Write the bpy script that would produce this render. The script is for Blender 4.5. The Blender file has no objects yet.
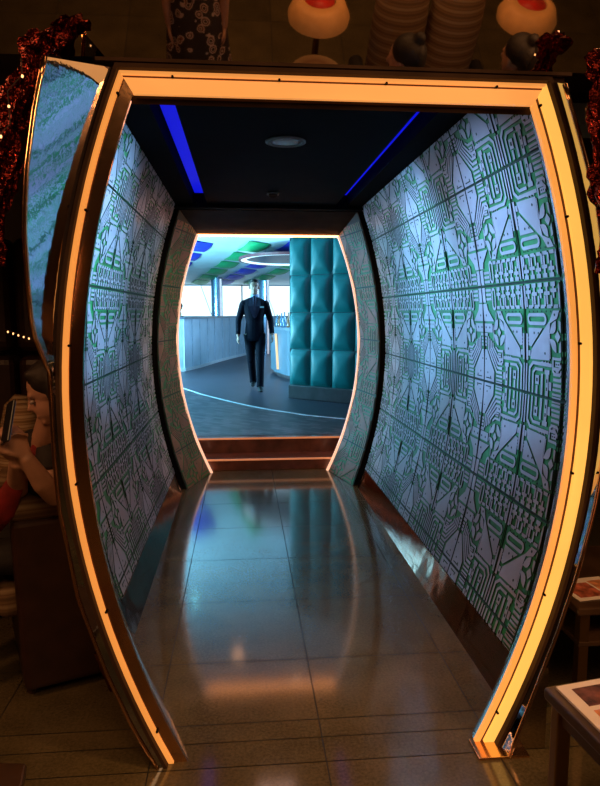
import bpy, bmesh, math, random
from mathutils import Vector, Matrix
random.seed(7)
S = bpy.context.scene
COL = S.collection
R = math.radians

# ------------------------------------------------------------------ camera, world, lights, exposure
cam_d = bpy.data.cameras.new('camera')
cam_d.sensor_fit = 'HORIZONTAL'; cam_d.sensor_width = 36.0; cam_d.lens = 650/600*36.0
cam_d.clip_start = 0.05; cam_d.clip_end = 200
cam = bpy.data.objects.new('camera', cam_d); COL.objects.link(cam)
cam.location = (0, 0, 1.52); cam.rotation_euler = (R(90-7.0), 0, -0.0881)
S.camera = cam

W = bpy.data.worlds.new('world'); S.world = W; W.use_nodes = True
W.node_tree.nodes['Background'].inputs[0].default_value = (0.55, 0.7, 1.0, 1)
W.node_tree.nodes['Background'].inputs[1].default_value = 0.02

S.view_settings.view_transform = 'Standard'; S.view_settings.look = 'None'
S.view_settings.gamma = 1.0; S.view_settings.use_curve_mapping = False
S.view_settings.exposure = 0.0

def light(name, kind, loc, aim, power, color, size=0.1, size_y=None, spot=None, blend=0.5):
    d = bpy.data.lights.new(name, kind); d.energy = power; d.color = color
    if kind == 'AREA':
        d.size = size
        if size_y: d.shape = 'RECTANGLE'; d.size_y = size_y
    else:
        d.shadow_soft_size = size
    if kind == 'SPOT': d.spot_size = R(spot); d.spot_blend = blend
    o = bpy.data.objects.new(name, d); COL.objects.link(o); o.location = loc
    o.rotation_euler = (Vector(aim)-Vector(loc)).to_track_quat('-Z', 'Y').to_euler()
    return o

COOL = (0.30, 0.62, 1.0); WARM = (1.0, 0.42, 0.12)
light('wall_wash_left', 'SPOT', (0.80, 2.75, 2.33), (-0.74, 3.45, 1.80), 430, (0.26, 0.62, 1.0), 0.03, spot=46, blend=1.0)  # unseen spot added to put cool light on the left wall
light('wall_wash_right', 'SPOT', (-0.36, 3.60, 2.33), (1.20, 4.10, 1.78), 360, (0.26, 0.60, 1.0), 0.03, spot=50, blend=1.0)  # added spot without a fixture, brightens the deeper right wall
light('wall_wash_right_front', 'SPOT', (-0.36, 2.85, 2.33), (1.20, 2.95, 1.66), 270, (0.30, 0.58, 1.0), 0.03, spot=52, blend=1.0)  # likewise added, for the right wall near the entrance
light('wall_fill_warm', 'AREA', (0.24, 3.6, 2.38), (0.24, 3.6, 0), 7.5, (1.0, 0.55, 0.42), 0.3, 2.8)
light('portal_floor_fill', 'SPOT', (0.30, 1.30, 3.3), (0.30, 2.30, 0), 115, (1.0, 0.46, 0.14), 0.06, spot=40, blend=1.0)  # added warm spot for the entrance floor, no lamp hangs here
light('arch_fill_left', 'SPOT', (0.75, 4.9, 2.36), (-0.66, 5.85, 1.1), 90, (1.0, 0.58, 0.26), 0.03, spot=70, blend=1.0)  # added warm fill for the left arch panel, no fixture there
light('arch_fill_right', 'SPOT', (-0.28, 4.9, 2.36), (1.14, 5.85, 1.1), 90, (1.0, 0.58, 0.26), 0.03, spot=70, blend=1.0)  # matching added fill for the right arch panel
light('lounge_fill', 'AREA', (0.6, -0.9, 3.5), (0.6, -0.9, 0), 62, (1.0, 0.50, 0.20), 2.6, 2.0)  # unseen area light added for the lounge's warm ambient light
light('lounge_side_fill', 'AREA', (-2.2, 1.2, 2.6), (-0.9, 2.6, 0.9), 17, (1.0, 0.42, 0.16), 0.4)  # added fill for the seated visitor and armchair
light('lounge_table_fill', 'AREA', (1.9, 0.7, 2.1), (1.1, 1.6, 0.5), 16, (1.0, 0.5, 0.22), 0.3)  # added fill on the magazine tables, not a real table lamp
light('bar_daylight', 'AREA', (-3.0, 9.6, 1.9), (1.0, 9.0, 1.3), 90, (0.10, 0.68, 1.0), 1.6, 1.6)  # unseen area light standing in for window light from the left
light('bar_ceiling_wash', 'AREA', (-3.4, 11.0, 1.2), (-0.6, 15.0, 3.2), 850, (0.30, 0.78, 1.0), 1.4)  # added out of view to brighten the bar ceiling
light('bar_counter_wash', 'AREA', (3.2, 11.6, 2.35), (-0.9, 15.4, 0.8), 230, (0.34, 0.66, 1.0), 1.0)  # added out of view to lighten the left counter front
light('bar_floor_wash', 'AREA', (0.3, 6.75, 2.75), (0.2, 8.2, 0.3), 8, (0.45, 0.40, 0.85), 0.5)  # added behind the lintel as fill for the near bar floor

# ------------------------------------------------------------------ materials
def nt(name):
    m = bpy.data.materials.new(name); m.use_nodes = True
    t = m.node_tree; return m, t, t.nodes['Principled BSDF']
def pb(name, col, rough=0.5, metal=0.0, noise=None, bump=None, emit=None, es=0.0, spec=None, ior=None, coat=None):
    """noise=(scale, amount) varies the colour; bump=(scale, strength, distance)"""
    m, t, b = nt(name)
    b.inputs['Base Color'].default_value = (*col, 1); b.inputs['Roughness'].default_value = rough
    b.inputs['Metallic'].default_value = metal
    if spec is not None: b.inputs['Specular IOR Level'].default_value = spec
    if ior: b.inputs['IOR'].default_value = ior
    if coat: b.inputs['Coat Weight'].default_value = coat; b.inputs['Coat Roughness'].default_value = 0.06
    tc = t.nodes.new('ShaderNodeTexCoord')
    if noise:
        n = t.nodes.new('ShaderNodeTexNoise'); n.inputs['Scale'].default_value = noise[0]; n.inputs['Detail'].default_value = 6
        t.links.new(tc.outputs['Object'], n.inputs['Vector'])
        r = t.nodes.new('ShaderNodeValToRGB'); k = noise[1]
        r.color_ramp.elements[0].position = 0.3; r.color_ramp.elements[1].position = 0.7
        r.color_ramp.elements[0].color = (*[max(0, c*(1-k)) for c in col], 1)
        r.color_ramp.elements[1].color = (*[min(1, c*(1+k)) for c in col], 1)
        t.links.new(n.outputs['Fac'], r.inputs[0]); t.links.new(r.outputs[0], b.inputs['Base Color'])
    if bump:
        n = t.nodes.new('ShaderNodeTexNoise'); n.inputs['Scale'].default_value = bump[0]; n.inputs['Detail'].default_value = 3
        t.links.new(tc.outputs['Object'], n.inputs['Vector'])
        u = t.nodes.new('ShaderNodeBump'); u.inputs['Strength'].default_value = bump[1]; u.inputs['Distance'].default_value = bump[2]
        t.links.new(n.outputs['Fac'], u.inputs['Height']); t.links.new(u.outputs[0], b.inputs['Normal'])
    if emit:
        b.inputs['Emission Color'].default_value = (*emit, 1); b.inputs['Emission Strength'].default_value = es
    return m
def stripes(name, cols, scale, axis=(0, 0, 1), rough=0.8, distort=0.0):
    m, t, b = nt(name); b.inputs['Roughness'].default_value = rough
    tc = t.nodes.new('ShaderNodeTexCoord'); w = t.nodes.new('ShaderNodeTexWave')
    w.bands_direction = {(1, 0, 0): 'X', (0, 1, 0): 'Y', (0, 0, 1): 'Z'}[axis]
    w.inputs['Scale'].default_value = scale; w.inputs['Distortion'].default_value = distort; w.inputs['Detail'].default_value = 1
    t.links.new(tc.outputs['Object'], w.inputs['Vector'])
    r = t.nodes.new('ShaderNodeValToRGB'); e = r.color_ramp.elements
    e[0].color = (*cols[0], 1); e[1].color = (*cols[-1], 1)
    for i, c in enumerate(cols[1:-1]):
        x = e.new((i+1)/(len(cols)-1)); x.color = (*c, 1)
    t.links.new(w.outputs['Fac'], r.inputs[0]); t.links.new(r.outputs[0], b.inputs['Base Color'])
    return m

M = {}
M['tile'] = None
def tile_mat(name, a, c, rough):
    m, t, b = nt(name)
    tc = t.nodes.new('ShaderNodeTexCoord'); n = t.nodes.new('ShaderNodeTexNoise')
    n.inputs['Scale'].default_value = 90; n.inputs['Detail'].default_value = 8; n.inputs['Roughness'].default_value = 0.7
    n2 = t.nodes.new('ShaderNodeTexNoise'); n2.inputs['Scale'].default_value = 5; n2.inputs['Detail'].default_value = 4
    g = t.nodes.new('ShaderNodeNewGeometry'); mx = t.nodes.new('ShaderNodeMath'); mx.operation = 'MULTIPLY_ADD'
    mx.inputs[1].default_value = 0.10; ad = t.nodes.new('ShaderNodeMath'); ad.operation = 'MULTIPLY_ADD'; ad.inputs[1].default_value = 0.45
    t.links.new(tc.outputs['Object'], n.inputs['Vector']); t.links.new(tc.outputs['Object'], n2.inputs['Vector'])
    t.links.new(g.outputs['Random Per Island'], mx.inputs[0]); t.links.new(n.outputs['Fac'], mx.inputs[2])
    t.links.new(n2.outputs['Fac'], ad.inputs[0]); t.links.new(mx.outputs[0], ad.inputs[2])
    r = t.nodes.new('ShaderNodeValToRGB'); r.color_ramp.elements[0].position = 0.5; r.color_ramp.elements[1].position = 1.0
    r.color_ramp.elements[0].color = (*a, 1); r.color_ramp.elements[1].color = (*c, 1)
    t.links.new(ad.outputs[0], r.inputs[0]); t.links.new(r.outputs[0], b.inputs['Base Color'])
    b.inputs['Roughness'].default_value = rough; b.inputs['IOR'].default_value = 1.7
    return m
M['tile'] = tile_mat('polished_granite_tile', (0.040, 0.034, 0.018), (0.145, 0.112, 0.058), 0.105)
M['grout'] = pb('dark_grout', (0.012, 0.012, 0.012), 0.7, noise=(60, 0.3))
M['lounge_wall'] = pb('dark_lounge_wall', (0.05, 0.03, 0.022), 0.6, noise=(4, 0.3))
M['black'] = pb('matt_black', (0.005, 0.005, 0.005), 0.8, noise=(20, 0.3), spec=0.05)
M['ceil'] = pb('black_ceiling_board', (0.004, 0.004, 0.006), 0.75, noise=(8, 0.25), spec=0.03)
M['beam'] = pb('dark_bronze_beam', (0.050, 0.028, 0.018), 0.6, noise=(6, 0.3), spec=0.08)
M['mirror'] = pb('polished_steel', (0.62, 0.60, 0.58), 0.04, 1.0, bump=(2.2, 0.12, 0.02))
M['mirror_flat'] = pb('mirror_glass', (0.58, 0.50, 0.42), 0.02, 1.0, bump=(1.2, 0.05, 0.01))
M['skirt'] = pb('rippled_copper_steel', (0.32, 0.13, 0.055), 0.08, 1.0, bump=(2.2, 0.30, 0.03))
M['flank'] = pb('wavy_polished_steel', (0.50, 0.54, 0.62), 0.04, 1.0, bump=(26, 0.10, 0.004))
M['copper'] = pb('polished_copper_trim', (0.85, 0.50, 0.28), 0.16, 1.0, bump=(12, 0.1, 0.01))
M['groove'] = pb('dark_red_groove', (0.10, 0.025, 0.012), 0.45, noise=(30, 0.3))
def neon(name, c, s):
    m, t, b = nt(name); b.inputs['Base Color'].default_value = (0.6, 0.35, 0.18, 1); b.inputs['Roughness'].default_value = 0.4
    tc = t.nodes.new('ShaderNodeTexCoord'); n = t.nodes.new('ShaderNodeTexNoise'); n.inputs['Scale'].default_value = 2.5
    t.links.new(tc.outputs['Object'], n.inputs['Vector'])
    mr = t.nodes.new('ShaderNodeMapRange'); mr.inputs['To Min'].default_value = s*0.8; mr.inputs['To Max'].default_value = s*1.2
    t.links.new(n.outputs['Fac'], mr.inputs['Value']); t.links.new(mr.outputs[0], b.inputs['Emission Strength'])
    b.inputs['Emission Color'].default_value = (*c, 1)
    return m
M['neon_bright'] = neon('amber_lamp_bright', (1.0, 0.50, 0.085), 1.0)
M['neon_inner'] = neon('amber_lamp_inner', (1.0, 0.36, 0.06), 0.85)
M['neon_top'] = neon('amber_lamp_top', (1.0, 0.36, 0.075), 0.82)
M['neon_left'] = neon('amber_lamp_left', (1.0, 0.34, 0.06), 0.72)
M['blue_strip'] = pb('blue_cove_lamp', (0.02, 0.02, 0.2), 0.5, emit=(0.004, 0.008, 1.0), es=0.62)
M['far_strip'] = pb('pale_edge_lamp', (0.7, 0.5, 0.4), 0.25, 0.6, emit=(1.0, 0.52, 0.33), es=1.1)
M['far_strip_top'] = pb('orange_edge_lamp', (0.7, 0.4, 0.25), 0.25, 0.3, emit=(1.0, 0.33, 0.10), es=10.0)
M['step_strip'] = pb('orange_step_lamp', (0.6, 0.3, 0.15), 0.3, emit=(1.0, 0.30, 0.12), es=0.42)
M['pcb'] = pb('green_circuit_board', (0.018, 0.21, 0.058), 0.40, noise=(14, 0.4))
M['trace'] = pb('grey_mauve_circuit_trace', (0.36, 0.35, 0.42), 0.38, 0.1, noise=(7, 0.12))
M['dark_board'] = pb('dark_board_edge_shade', (0.008, 0.035, 0.022), 0.6)  # dark trace sides put relief shade into colour; also backing board and holes
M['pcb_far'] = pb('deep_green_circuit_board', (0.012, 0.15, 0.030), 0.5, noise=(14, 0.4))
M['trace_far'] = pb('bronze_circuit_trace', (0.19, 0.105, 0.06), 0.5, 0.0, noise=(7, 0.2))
M['step'] = pb('polished_mahogany_step', (0.16, 0.05, 0.028), 0.28, noise=(9, 0.4), coat=0.3)
M['brown_leather'] = pb('dark_brown_leather', (0.035, 0.014, 0.010), 0.42, noise=(12, 0.3), bump=(60, 0.15, 0.004))
M['stripe_tan'] = stripes('tan_striped_fabric', [(0.20, 0.11, 0.05), (0.42, 0.28, 0.15), (0.24, 0.13, 0.06), (0.48, 0.36, 0.22)], 7.0, (0, 0, 1), distort=0.6)
M['stripe_dark'] = stripes('brown_striped_fabric', [(0.11, 0.06, 0.03), (0.20, 0.12, 0.06), (0.12, 0.06, 0.03), (0.26, 0.18, 0.10)], 5.0, (0, 0, 1), distort=0.5)
M['skin'] = pb('skin', (0.46, 0.25, 0.17), 0.5, noise=(20, 0.12))
M['skin_tan'] = pb('tanned_skin', (0.40, 0.22, 0.16), 0.5, noise=(20, 0.12))  # slightly darker skin tone of the walking man
M['hair'] = pb('dark_hair', (0.012, 0.008, 0.007), 0.65, bump=(80, 0.4, 0.004))
M['suit'] = pb('navy_suit_cloth', (0.005, 0.006, 0.014), 0.8, noise=(40, 0.3), spec=0.1)
M['trouser'] = pb('navy_trouser_cloth', (0.004, 0.005, 0.012), 0.8, noise=(40, 0.3), spec=0.1)
M['shirt'] = pb('pale_blue_shirt', (0.35, 0.48, 0.72), 0.7, noise=(30, 0.1))
M['tie'] = pb('dark_blue_tie', (0.010, 0.018, 0.05), 0.5, noise=(50, 0.3))
M['white_cloth'] = pb('white_handkerchief', (0.75, 0.78, 0.82), 0.7, noise=(40, 0.05))
M['eye_white'] = pb('eye_white', (0.40, 0.33, 0.30), 0.3, noise=(20, 0.05))
M['shoe'] = pb('black_shoe_leather', (0.005, 0.005, 0.006), 0.35, noise=(20, 0.2), spec=0.25)
M['black_cloth'] = pb('black_cloth', (0.014, 0.011, 0.012), 0.8, noise=(30, 0.3))
M['red_cloth'] = pb('red_cloth', (0.24, 0.014, 0.014), 0.6, noise=(18, 0.3))
M['phone'] = pb('black_phone_shell', (0.02, 0.02, 0.022), 0.2, noise=(9, 0.2))
M['phone_screen'] = pb('dim_phone_screen', (0.02, 0.02, 0.03), 0.08, emit=(0.5, 0.6, 0.8), es=0.05)
M['foil'] = pb('crinkled_red_foil', (0.11, 0.008, 0.005), 0.16, 0.9, bump=(34, 0.8, 0.03))
M['bulb'] = pb('warm_fairy_bulb', (1, 0.6, 0.3), 0.4, emit=(1.0, 0.45, 0.16), es=3.0)
M['wire'] = pb('dark_wire', (0.02, 0.015, 0.012), 0.5, noise=(40, 0.2))
M['wood'] = pb('dark_walnut', (0.055, 0.028, 0.014), 0.35, noise=(7, 0.35), coat=0.2)
M['brass'] = pb('dull_brass', (0.32, 0.19, 0.08), 0.35, 1.0, bump=(20, 0.1, 0.005))
M['paper'] = pb('white_paper', (0.80, 0.70, 0.62), 0.5, noise=(20, 0.04))
M['print_red'] = pb('printed_red_picture', (0.42, 0.11, 0.06), 0.45, noise=(26, 0.8))
M['print_dark'] = pb('printed_dark_picture', (0.14, 0.05, 0.04), 0.45, noise=(40, 0.9))
M['print_orange'] = pb('printed_orange_picture', (0.62, 0.24, 0.10), 0.45, noise=(22, 0.6))
M['lampshade'] = pb('tan_shade', (0.60, 0.30, 0.10), 0.6, noise=(10, 0.15), emit=(1.0, 0.36, 0.08), es=0.10)
M['red_lining'] = pb('red_lining', (0.55, 0.02, 0.015), 0.5, noise=(10, 0.3), emit=(1.0, 0.05, 0.02), es=0.06)
M['teal'] = pb('teal_upholstery', (0.0, 0.22, 0.23), 0.40, noise=(5, 0.12), bump=(90, 0.1, 0.002))
M['teal_gap'] = pb('dark_teal_seam', (0.0, 0.03, 0.045), 0.6, noise=(10, 0.2))
M['plinth'] = pb('brown_plinth', (0.06, 0.05, 0.055), 0.35, noise=(7, 0.3))
M['parquet'] = None
M['bar_panel'] = pb('pale_blue_panel', (0.46, 0.56, 0.66), 0.45, noise=(3, 0.12))
M['bar_panel_dark'] = pb('slate_blue_panel', (0.10, 0.15, 0.20), 0.4, noise=(3, 0.12))
M['panel_joint'] = pb('panel_joint', (0.28, 0.36, 0.45), 0.5, noise=(10, 0.2))
M['rail'] = pb('pale_rail', (0.20, 0.24, 0.30), 0.3, 0.4, noise=(10, 0.2))
M['floor_strip'] = pb('white_floor_inlay', (0.6, 0.65, 0.7), 0.3, noise=(10, 0.1), emit=(0.55, 0.72, 1.0), es=0.02)
M['far_ceiling'] = pb('white_ceiling_fabric', (0.60, 0.76, 0.84), 0.6, noise=(2, 0.08))
M['sail_blue'] = pb('blue_ceiling_fabric', (0.02, 0.05, 0.62), 0.55, noise=(4, 0.15))
M['sail_green'] = pb('green_ceiling_fabric', (0.01, 0.42, 0.16), 0.55, noise=(4, 0.15))
M['sky_glass'] = pb('daylit_window_glass', (0.8, 0.9, 0.95), 0.1, emit=(0.74, 0.95, 1.0), es=1.35)
M['mullion'] = pb('steel_blue_mullion', (0.16, 0.25, 0.34), 0.4, noise=(10, 0.2))
M['column'] = pb('mirror_blue_column', (0.25, 0.40, 0.55), 0.18, 0.7, bump=(4, 0.2, 0.02))
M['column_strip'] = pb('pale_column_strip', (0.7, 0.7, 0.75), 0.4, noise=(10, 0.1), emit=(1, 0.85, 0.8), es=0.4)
M['ring'] = pb('dark_canopy_board', (0.03, 0.045, 0.07), 0.35, noise=(6, 0.3))
M['ring_red'] = pb('red_canopy_rim', (0.16, 0.05, 0.06), 0.4, noise=(10, 0.3))
M['cove'] = pb('white_cove_lamp', (0.8, 0.9, 1), 0.4, emit=(0.6, 0.90, 1.0), es=1.5)
M['orange_lamp'] = pb('orange_bar_lamp', (0.8, 0.4, 0.2), 0.4, emit=(1.0, 0.38, 0.15), es=0.6)
M['bottle'] = pb('blue_bottle_glass', (0.06, 0.14, 0.22), 0.1, noise=(10, 0.3))
M['bottle_amber'] = pb('amber_bottle_glass', (0.20, 0.10, 0.05), 0.1, noise=(10, 0.3))
M['lens'] = pb('frosted_downlight', (0.42, 0.42, 0.42), 0.3, 0.3, noise=(20, 0.1))
M['warm_lens'] = pb('warm_downlight_lens', (0.9, 0.7, 0.5), 0.3, emit=(1.0, 0.5, 0.28), es=14)
M['cyan_lens'] = pb('cyan_downlight_lens', (0.6, 0.9, 0.9), 0.3, emit=(0.25, 0.9, 1.0), es=14)
M['plastic'] = pb('grey_plastic', (0.10, 0.10, 0.10), 0.5, noise=(20, 0.1))
def floral():
    m, t, b = nt('floral_print_cloth'); b.inputs['Roughness'].default_value = 0.8
    tc = t.nodes.new('ShaderNodeTexCoord'); v = t.nodes.new('ShaderNodeTexVoronoi'); v.inputs['Scale'].default_value = 16
    n = t.nodes.new('ShaderNodeTexNoise'); n.inputs['Scale'].default_value = 9; n.inputs['Detail'].default_value = 5
    t.links.new(tc.outputs['Object'], n.inputs['Vector']); t.links.new(n.outputs['Color'], v.inputs['Vector'])
    t.links.new(tc.outputs['Object'], v.inputs['Vector'])
    mx = t.nodes.new('ShaderNodeMath'); mx.operation = 'ADD'
    t.links.new(v.outputs['Distance'], mx.inputs[0]); t.links.new(n.outputs['Fac'], mx.inputs[1])
    r = t.nodes.new('ShaderNodeValToRGB'); e = r.color_ramp.elements; r.color_ramp.interpolation = 'CONSTANT'
    e[0].color = (0.02, 0.014, 0.014, 1); e[1].position = 0.95; e[1].color = (0.03, 0.02, 0.02, 1)
    for p, c in ((0.66, (0.45, 0.33, 0.28)), (0.74, (0.02, 0.014, 0.014)), (0.80, (0.30, 0.10, 0.06)), (0.85, (0.50, 0.38, 0.32))):
        x = e.new(p); x.color = (*c, 1)
    t.links.new(mx.outputs[0], r.inputs[0]); t.links.new(r.outputs[0], b.inputs['Base Color'])
    return m
M['floral'] = floral()
def parquet():
    m, t, b = nt('dark_parquet'); b.inputs['Roughness'].default_value = 0.42; b.inputs['Specular IOR Level'].default_value = 0.25
    tc = t.nodes.new('ShaderNodeTexCoord'); br = t.nodes.new('ShaderNodeTexBrick')
    mp = t.nodes.new('ShaderNodeMapping'); mp.inputs['Rotation'].default_value = (0, 0, R(45))
    br.inputs['Scale'].default_value = 3.2; br.inputs['Color1'].default_value = (0.13, 0.10, 0.115, 1)
    br.inputs['Color2'].default_value = (0.03, 0.028, 0.036, 1); br.inputs['Mortar'].default_value = (0.02, 0.02, 0.025, 1)
    br.inputs['Mortar Size'].default_value = 0.01
    t.links.new(tc.outputs['Object'], mp.inputs['Vector']); t.links.new(mp.outputs[0], br.inputs['Vector'])
    t.links.new(br.outputs['Color'], b.inputs['Base Color'])
    return m
M['parquet'] = parquet()
M['far_floor'] = pb('dark_smooth_floor', (0.045, 0.042, 0.06), 0.4, noise=(2, 0.15), spec=0.25)

# ------------------------------------------------------------------ mesh helpers
class MB:
    def __init__(s): s.v = []; s.f = []; s.m = []
    def add(s, verts, faces, mi=0):
        o = len(s.v); s.v += [tuple(p) for p in verts]
        for f in faces: s.f.append([i+o for i in f]); s.m.append(mi)
    def quad(s, a, b, c, d, mi=0): s.add([a, b, c, d], [(0, 1, 2, 3)], mi)
    def box(s, lo, hi, mi=0):
        x0, y0, z0 = lo; x1, y1, z1 = hi
        s.add([(x0,y0,z0),(x1,y0,z0),(x1,y1,z0),(x0,y1,z0),(x0,y0,z1),(x1,y0,z1),(x1,y1,z1),(x0,y1,z1)],
              [(0,3,2,1),(4,5,6,7),(0,1,5,4),(1,2,6,5),(2,3,7,6),(3,0,4,7)], mi)
    def bar(s, a, b, w, h, up=(0, 0, 1), mi=0):
        a = Vector(a); b = Vector(b); t = (b-a).normalized(); u = Vector(up)
        r = t.cross(u).normalized(); u = r.cross(t)
        P = [p + r*sx*w/2 + u*sz*h/2 for p in (a, b) for sx, sz in ((-1,-1),(1,-1),(1,1),(-1,1))]
        s.add(P, [(0,1,2,3),(7,6,5,4),(0,4,5,1),(1,5,6,2),(2,6,7,3),(3,7,4,0)], mi)
    def loft(s, rings, cap=True, mi=0, closed=True):
        n = len(rings[0]); o = len(s.v)
        for r in rings: s.v += [tuple(p) for p in r]
        for i in range(len(rings)-1):
            for k in range(n if closed else n-1):
                k2 = (k+1) % n
                s.f.append([o+i*n+k, o+i*n+k2, o+(i+1)*n+k2, o+(i+1)*n+k]); s.m.append(mi)
        if cap and closed:
            s.f.append([o+k for k in range(n)][::-1]); s.m.append(mi)
            s.f.append([o+(len(rings)-1)*n+k for k in range(n)]); s.m.append(mi)
    def tube(s, pts, rad, n=8, mi=0, side=None, cap=True):
        """rad: number, list, or list of (rx, ry); side: vector the first axis follows"""
        P = [Vector(p) for p in pts]; rings = []
        prev = Vector(side) if side else None
        for i, p in enumerate(P):
            t = (P[min(i+1, len(P)-1)] - P[max(i-1, 0)]).normalized()
            if prev is None: prev = t.cross(Vector((0.31, 0.2, 0.93))).normalized()
            a = prev - t*prev.dot(t)
            if a.length < 1e-4: a = t.orthogonal()
            a.normalize(); b = t.cross(a)
            if side is None: prev = a
            r = rad[i] if isinstance(rad, (list, tuple)) else rad
            rx, ry = r if isinstance(r, (tuple, list)) else (r, r)
            rings.append([p + a*rx*math.cos(2*math.pi*k/n) + b*ry*math.sin(2*math.pi*k/n) for k in range(n)])
        s.loft(rings, cap, mi)
    def ball(s, c, r, n=14, m=9, mi=0, rot=None):
        rx, ry, rz = r if isinstance(r, (tuple, list)) else (r, r, r)
        rings = []
        for i in range(m):
            a = -math.pi/2 + math.pi*(i+0.5)/m
            ring = []
            for k in range(n):
                q = Vector((rx*math.cos(a)*math.cos(2*math.pi*k/n), ry*math.cos(a)*math.sin(2*math.pi*k/n), rz*math.sin(a)))
                if rot: q = rot @ q
                ring.append(Vector(c)+q)
            rings.append(ring)
        s.loft(rings, True, mi)
    def lathe(s, prof, c=(0, 0, 0), n=24, mi=0, cap=True):
        c = Vector(c)
        s.loft([[c+Vector((r*math.cos(2*math.pi*k/n), r*math.sin(2*math.pi*k/n), z)) for k in range(n)] for r, z in prof], cap, mi)
    def mesh(s, name):
        me = bpy.data.meshes.new(name); me.from_pydata(s.v, [], s.f); me.update(); return me
    def build(s, name, mats, parent=None, smooth=False, bevel=0, seg=2, sub=0, origin=None, normals=True, weld=False):
        me = s.mesh(name)
        mats = mats if isinstance(mats, (list, tuple)) else [mats]
        for m in mats: me.materials.append(m)
        me.polygons.foreach_set('material_index', s.m)
        if normals or weld:
            b = bmesh.new(); b.from_mesh(me)
            if weld: bmesh.ops.remove_doubles(b, verts=b.verts, dist=1e-5)
            bmesh.ops.recalc_face_normals(b, faces=b.faces); b.to_mesh(me); b.free()
        return link(name, me, parent, smooth, bevel, seg, sub, origin)
def link(name, me, parent=None, smooth=False, bevel=0, seg=2, sub=0, origin=None):
    if smooth: me.polygons.foreach_set('use_smooth', [True]*len(me.polygons))
    o = bpy.data.objects.new(name, me); COL.objects.link(o)
    if parent:
        o.parent = parent
        if parent.type == 'EMPTY' or True:
            o.matrix_parent_inverse = parent_world(parent).inverted()
    elif origin:
        me.transform(Matrix.Translation(-Vector(origin))); o.location = origin
    if bevel:
        b = o.modifiers.new('bevel', 'BEVEL'); b.width = bevel; b.segments = seg; b.limit_method = 'ANGLE'; b.angle_limit = R(40)
    if sub:
        b = o.modifiers.new('sub', 'SUBSURF'); b.levels = sub; b.render_levels = sub
    return o
def parent_world(o):
    m = Matrix.LocRotScale(o.location, o.rotation_euler, o.scale)
    return parent_world(o.parent) @ o.matrix_parent_inverse @ m if o.parent else m
def tag(o, label=None, cat=None, group=None, kind=None):
    if label: o['label'] = label
    if cat: o['category'] = cat
    if group: o['group'] = group
    if kind: o['kind'] = kind
    return o
def thing(name, label, cat, loc=(0, 0, 0), rz=0, group=None):
    o = bpy.data.objects.new(name, None); COL.objects.link(o); o.location = loc; o.rotation_euler = (0, 0, rz)
    o.empty_display_size = 0.1
    return tag(o, label, cat, group)
def local(o, name, mb, mats, **k):
    """build a part whose mesh is in the thing's own coordinates"""
    p = mb.build(name, mats, None, **k); p.parent = o; return p
def copy_tree(o, parent=None):
    c = o.copy(); COL.objects.link(c)
    if parent: c.parent = parent
    for ch in o.children: copy_tree(ch, c)
    return c
def structure(o, label=None):
    o['kind'] = 'structure'
    if label: o['label'] = label
    return o

# ------------------------------------------------------------------ the barrel profile
def wp(z): return 0.865 - 0.20*(z-1.22)**2          # portal and inner arch half width
def wt(z): return 0.995 - 0.155*(z-1.2)**2          # passage half width
CXP, CXT, CXF = 0.302, 0.235, 0.252
YP = 2.08                                           # plane of the lit portal frame
Y0R, Y0L, Y1 = 2.39, 3.02, 5.50                     # passage walls start and end
ZS = 0.165                                          # top of the skirting
def ring_pts(cx, w, ztop, d=0.0, n=28, segs='LTR'):
    zt = ztop - d; L = [(cx-(w(zt*i/n)-d), zt*i/n) for i in range(n+1)]
    Rr = [(2*cx-x, z) for x, z in L][::-1]
    T = [(L[-1][0]+(Rr[0][0]-L[-1][0])*i/10, zt) for i in range(11)]
    out = []
    if 'L' in segs: out += L
    if 'T' in segs: out += T if 'L' not in segs else T[1:]
    if 'R' in segs: out += Rr if 'T' not in segs else Rr[1:]
    return out
def band(mb, A, ya, B, yb, mi=0):
    fa = ya if callable(ya) else (lambda p: ya); fb = yb if callable(yb) else (lambda p: yb)
    for i in range(len(A)-1):
        mb.quad((A[i][0], fa(A[i]), A[i][1]), (A[i+1][0], fa(A[i+1]), A[i+1][1]),
                (B[i+1][0], fb(B[i+1]), B[i+1][1]), (B[i][0], fb(B[i]), B[i][1]), mi)
def channel(mb, cx, w, zt, d0, d1, y0, y1, segs, mi=0):
    """closed square-section strip following the profile"""
    a = ring_pts(cx, w, zt, d0, segs=segs); b = ring_pts(cx, w, zt, d1, segs=segs)
    rings = [[(p[0], y0, p[1]), (q[0], y0, q[1]), (q[0], y1, q[1]), (p[0], y1, p[1])] for p, q in zip(a, b)]
    mb.loft(rings, True, mi)

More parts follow.
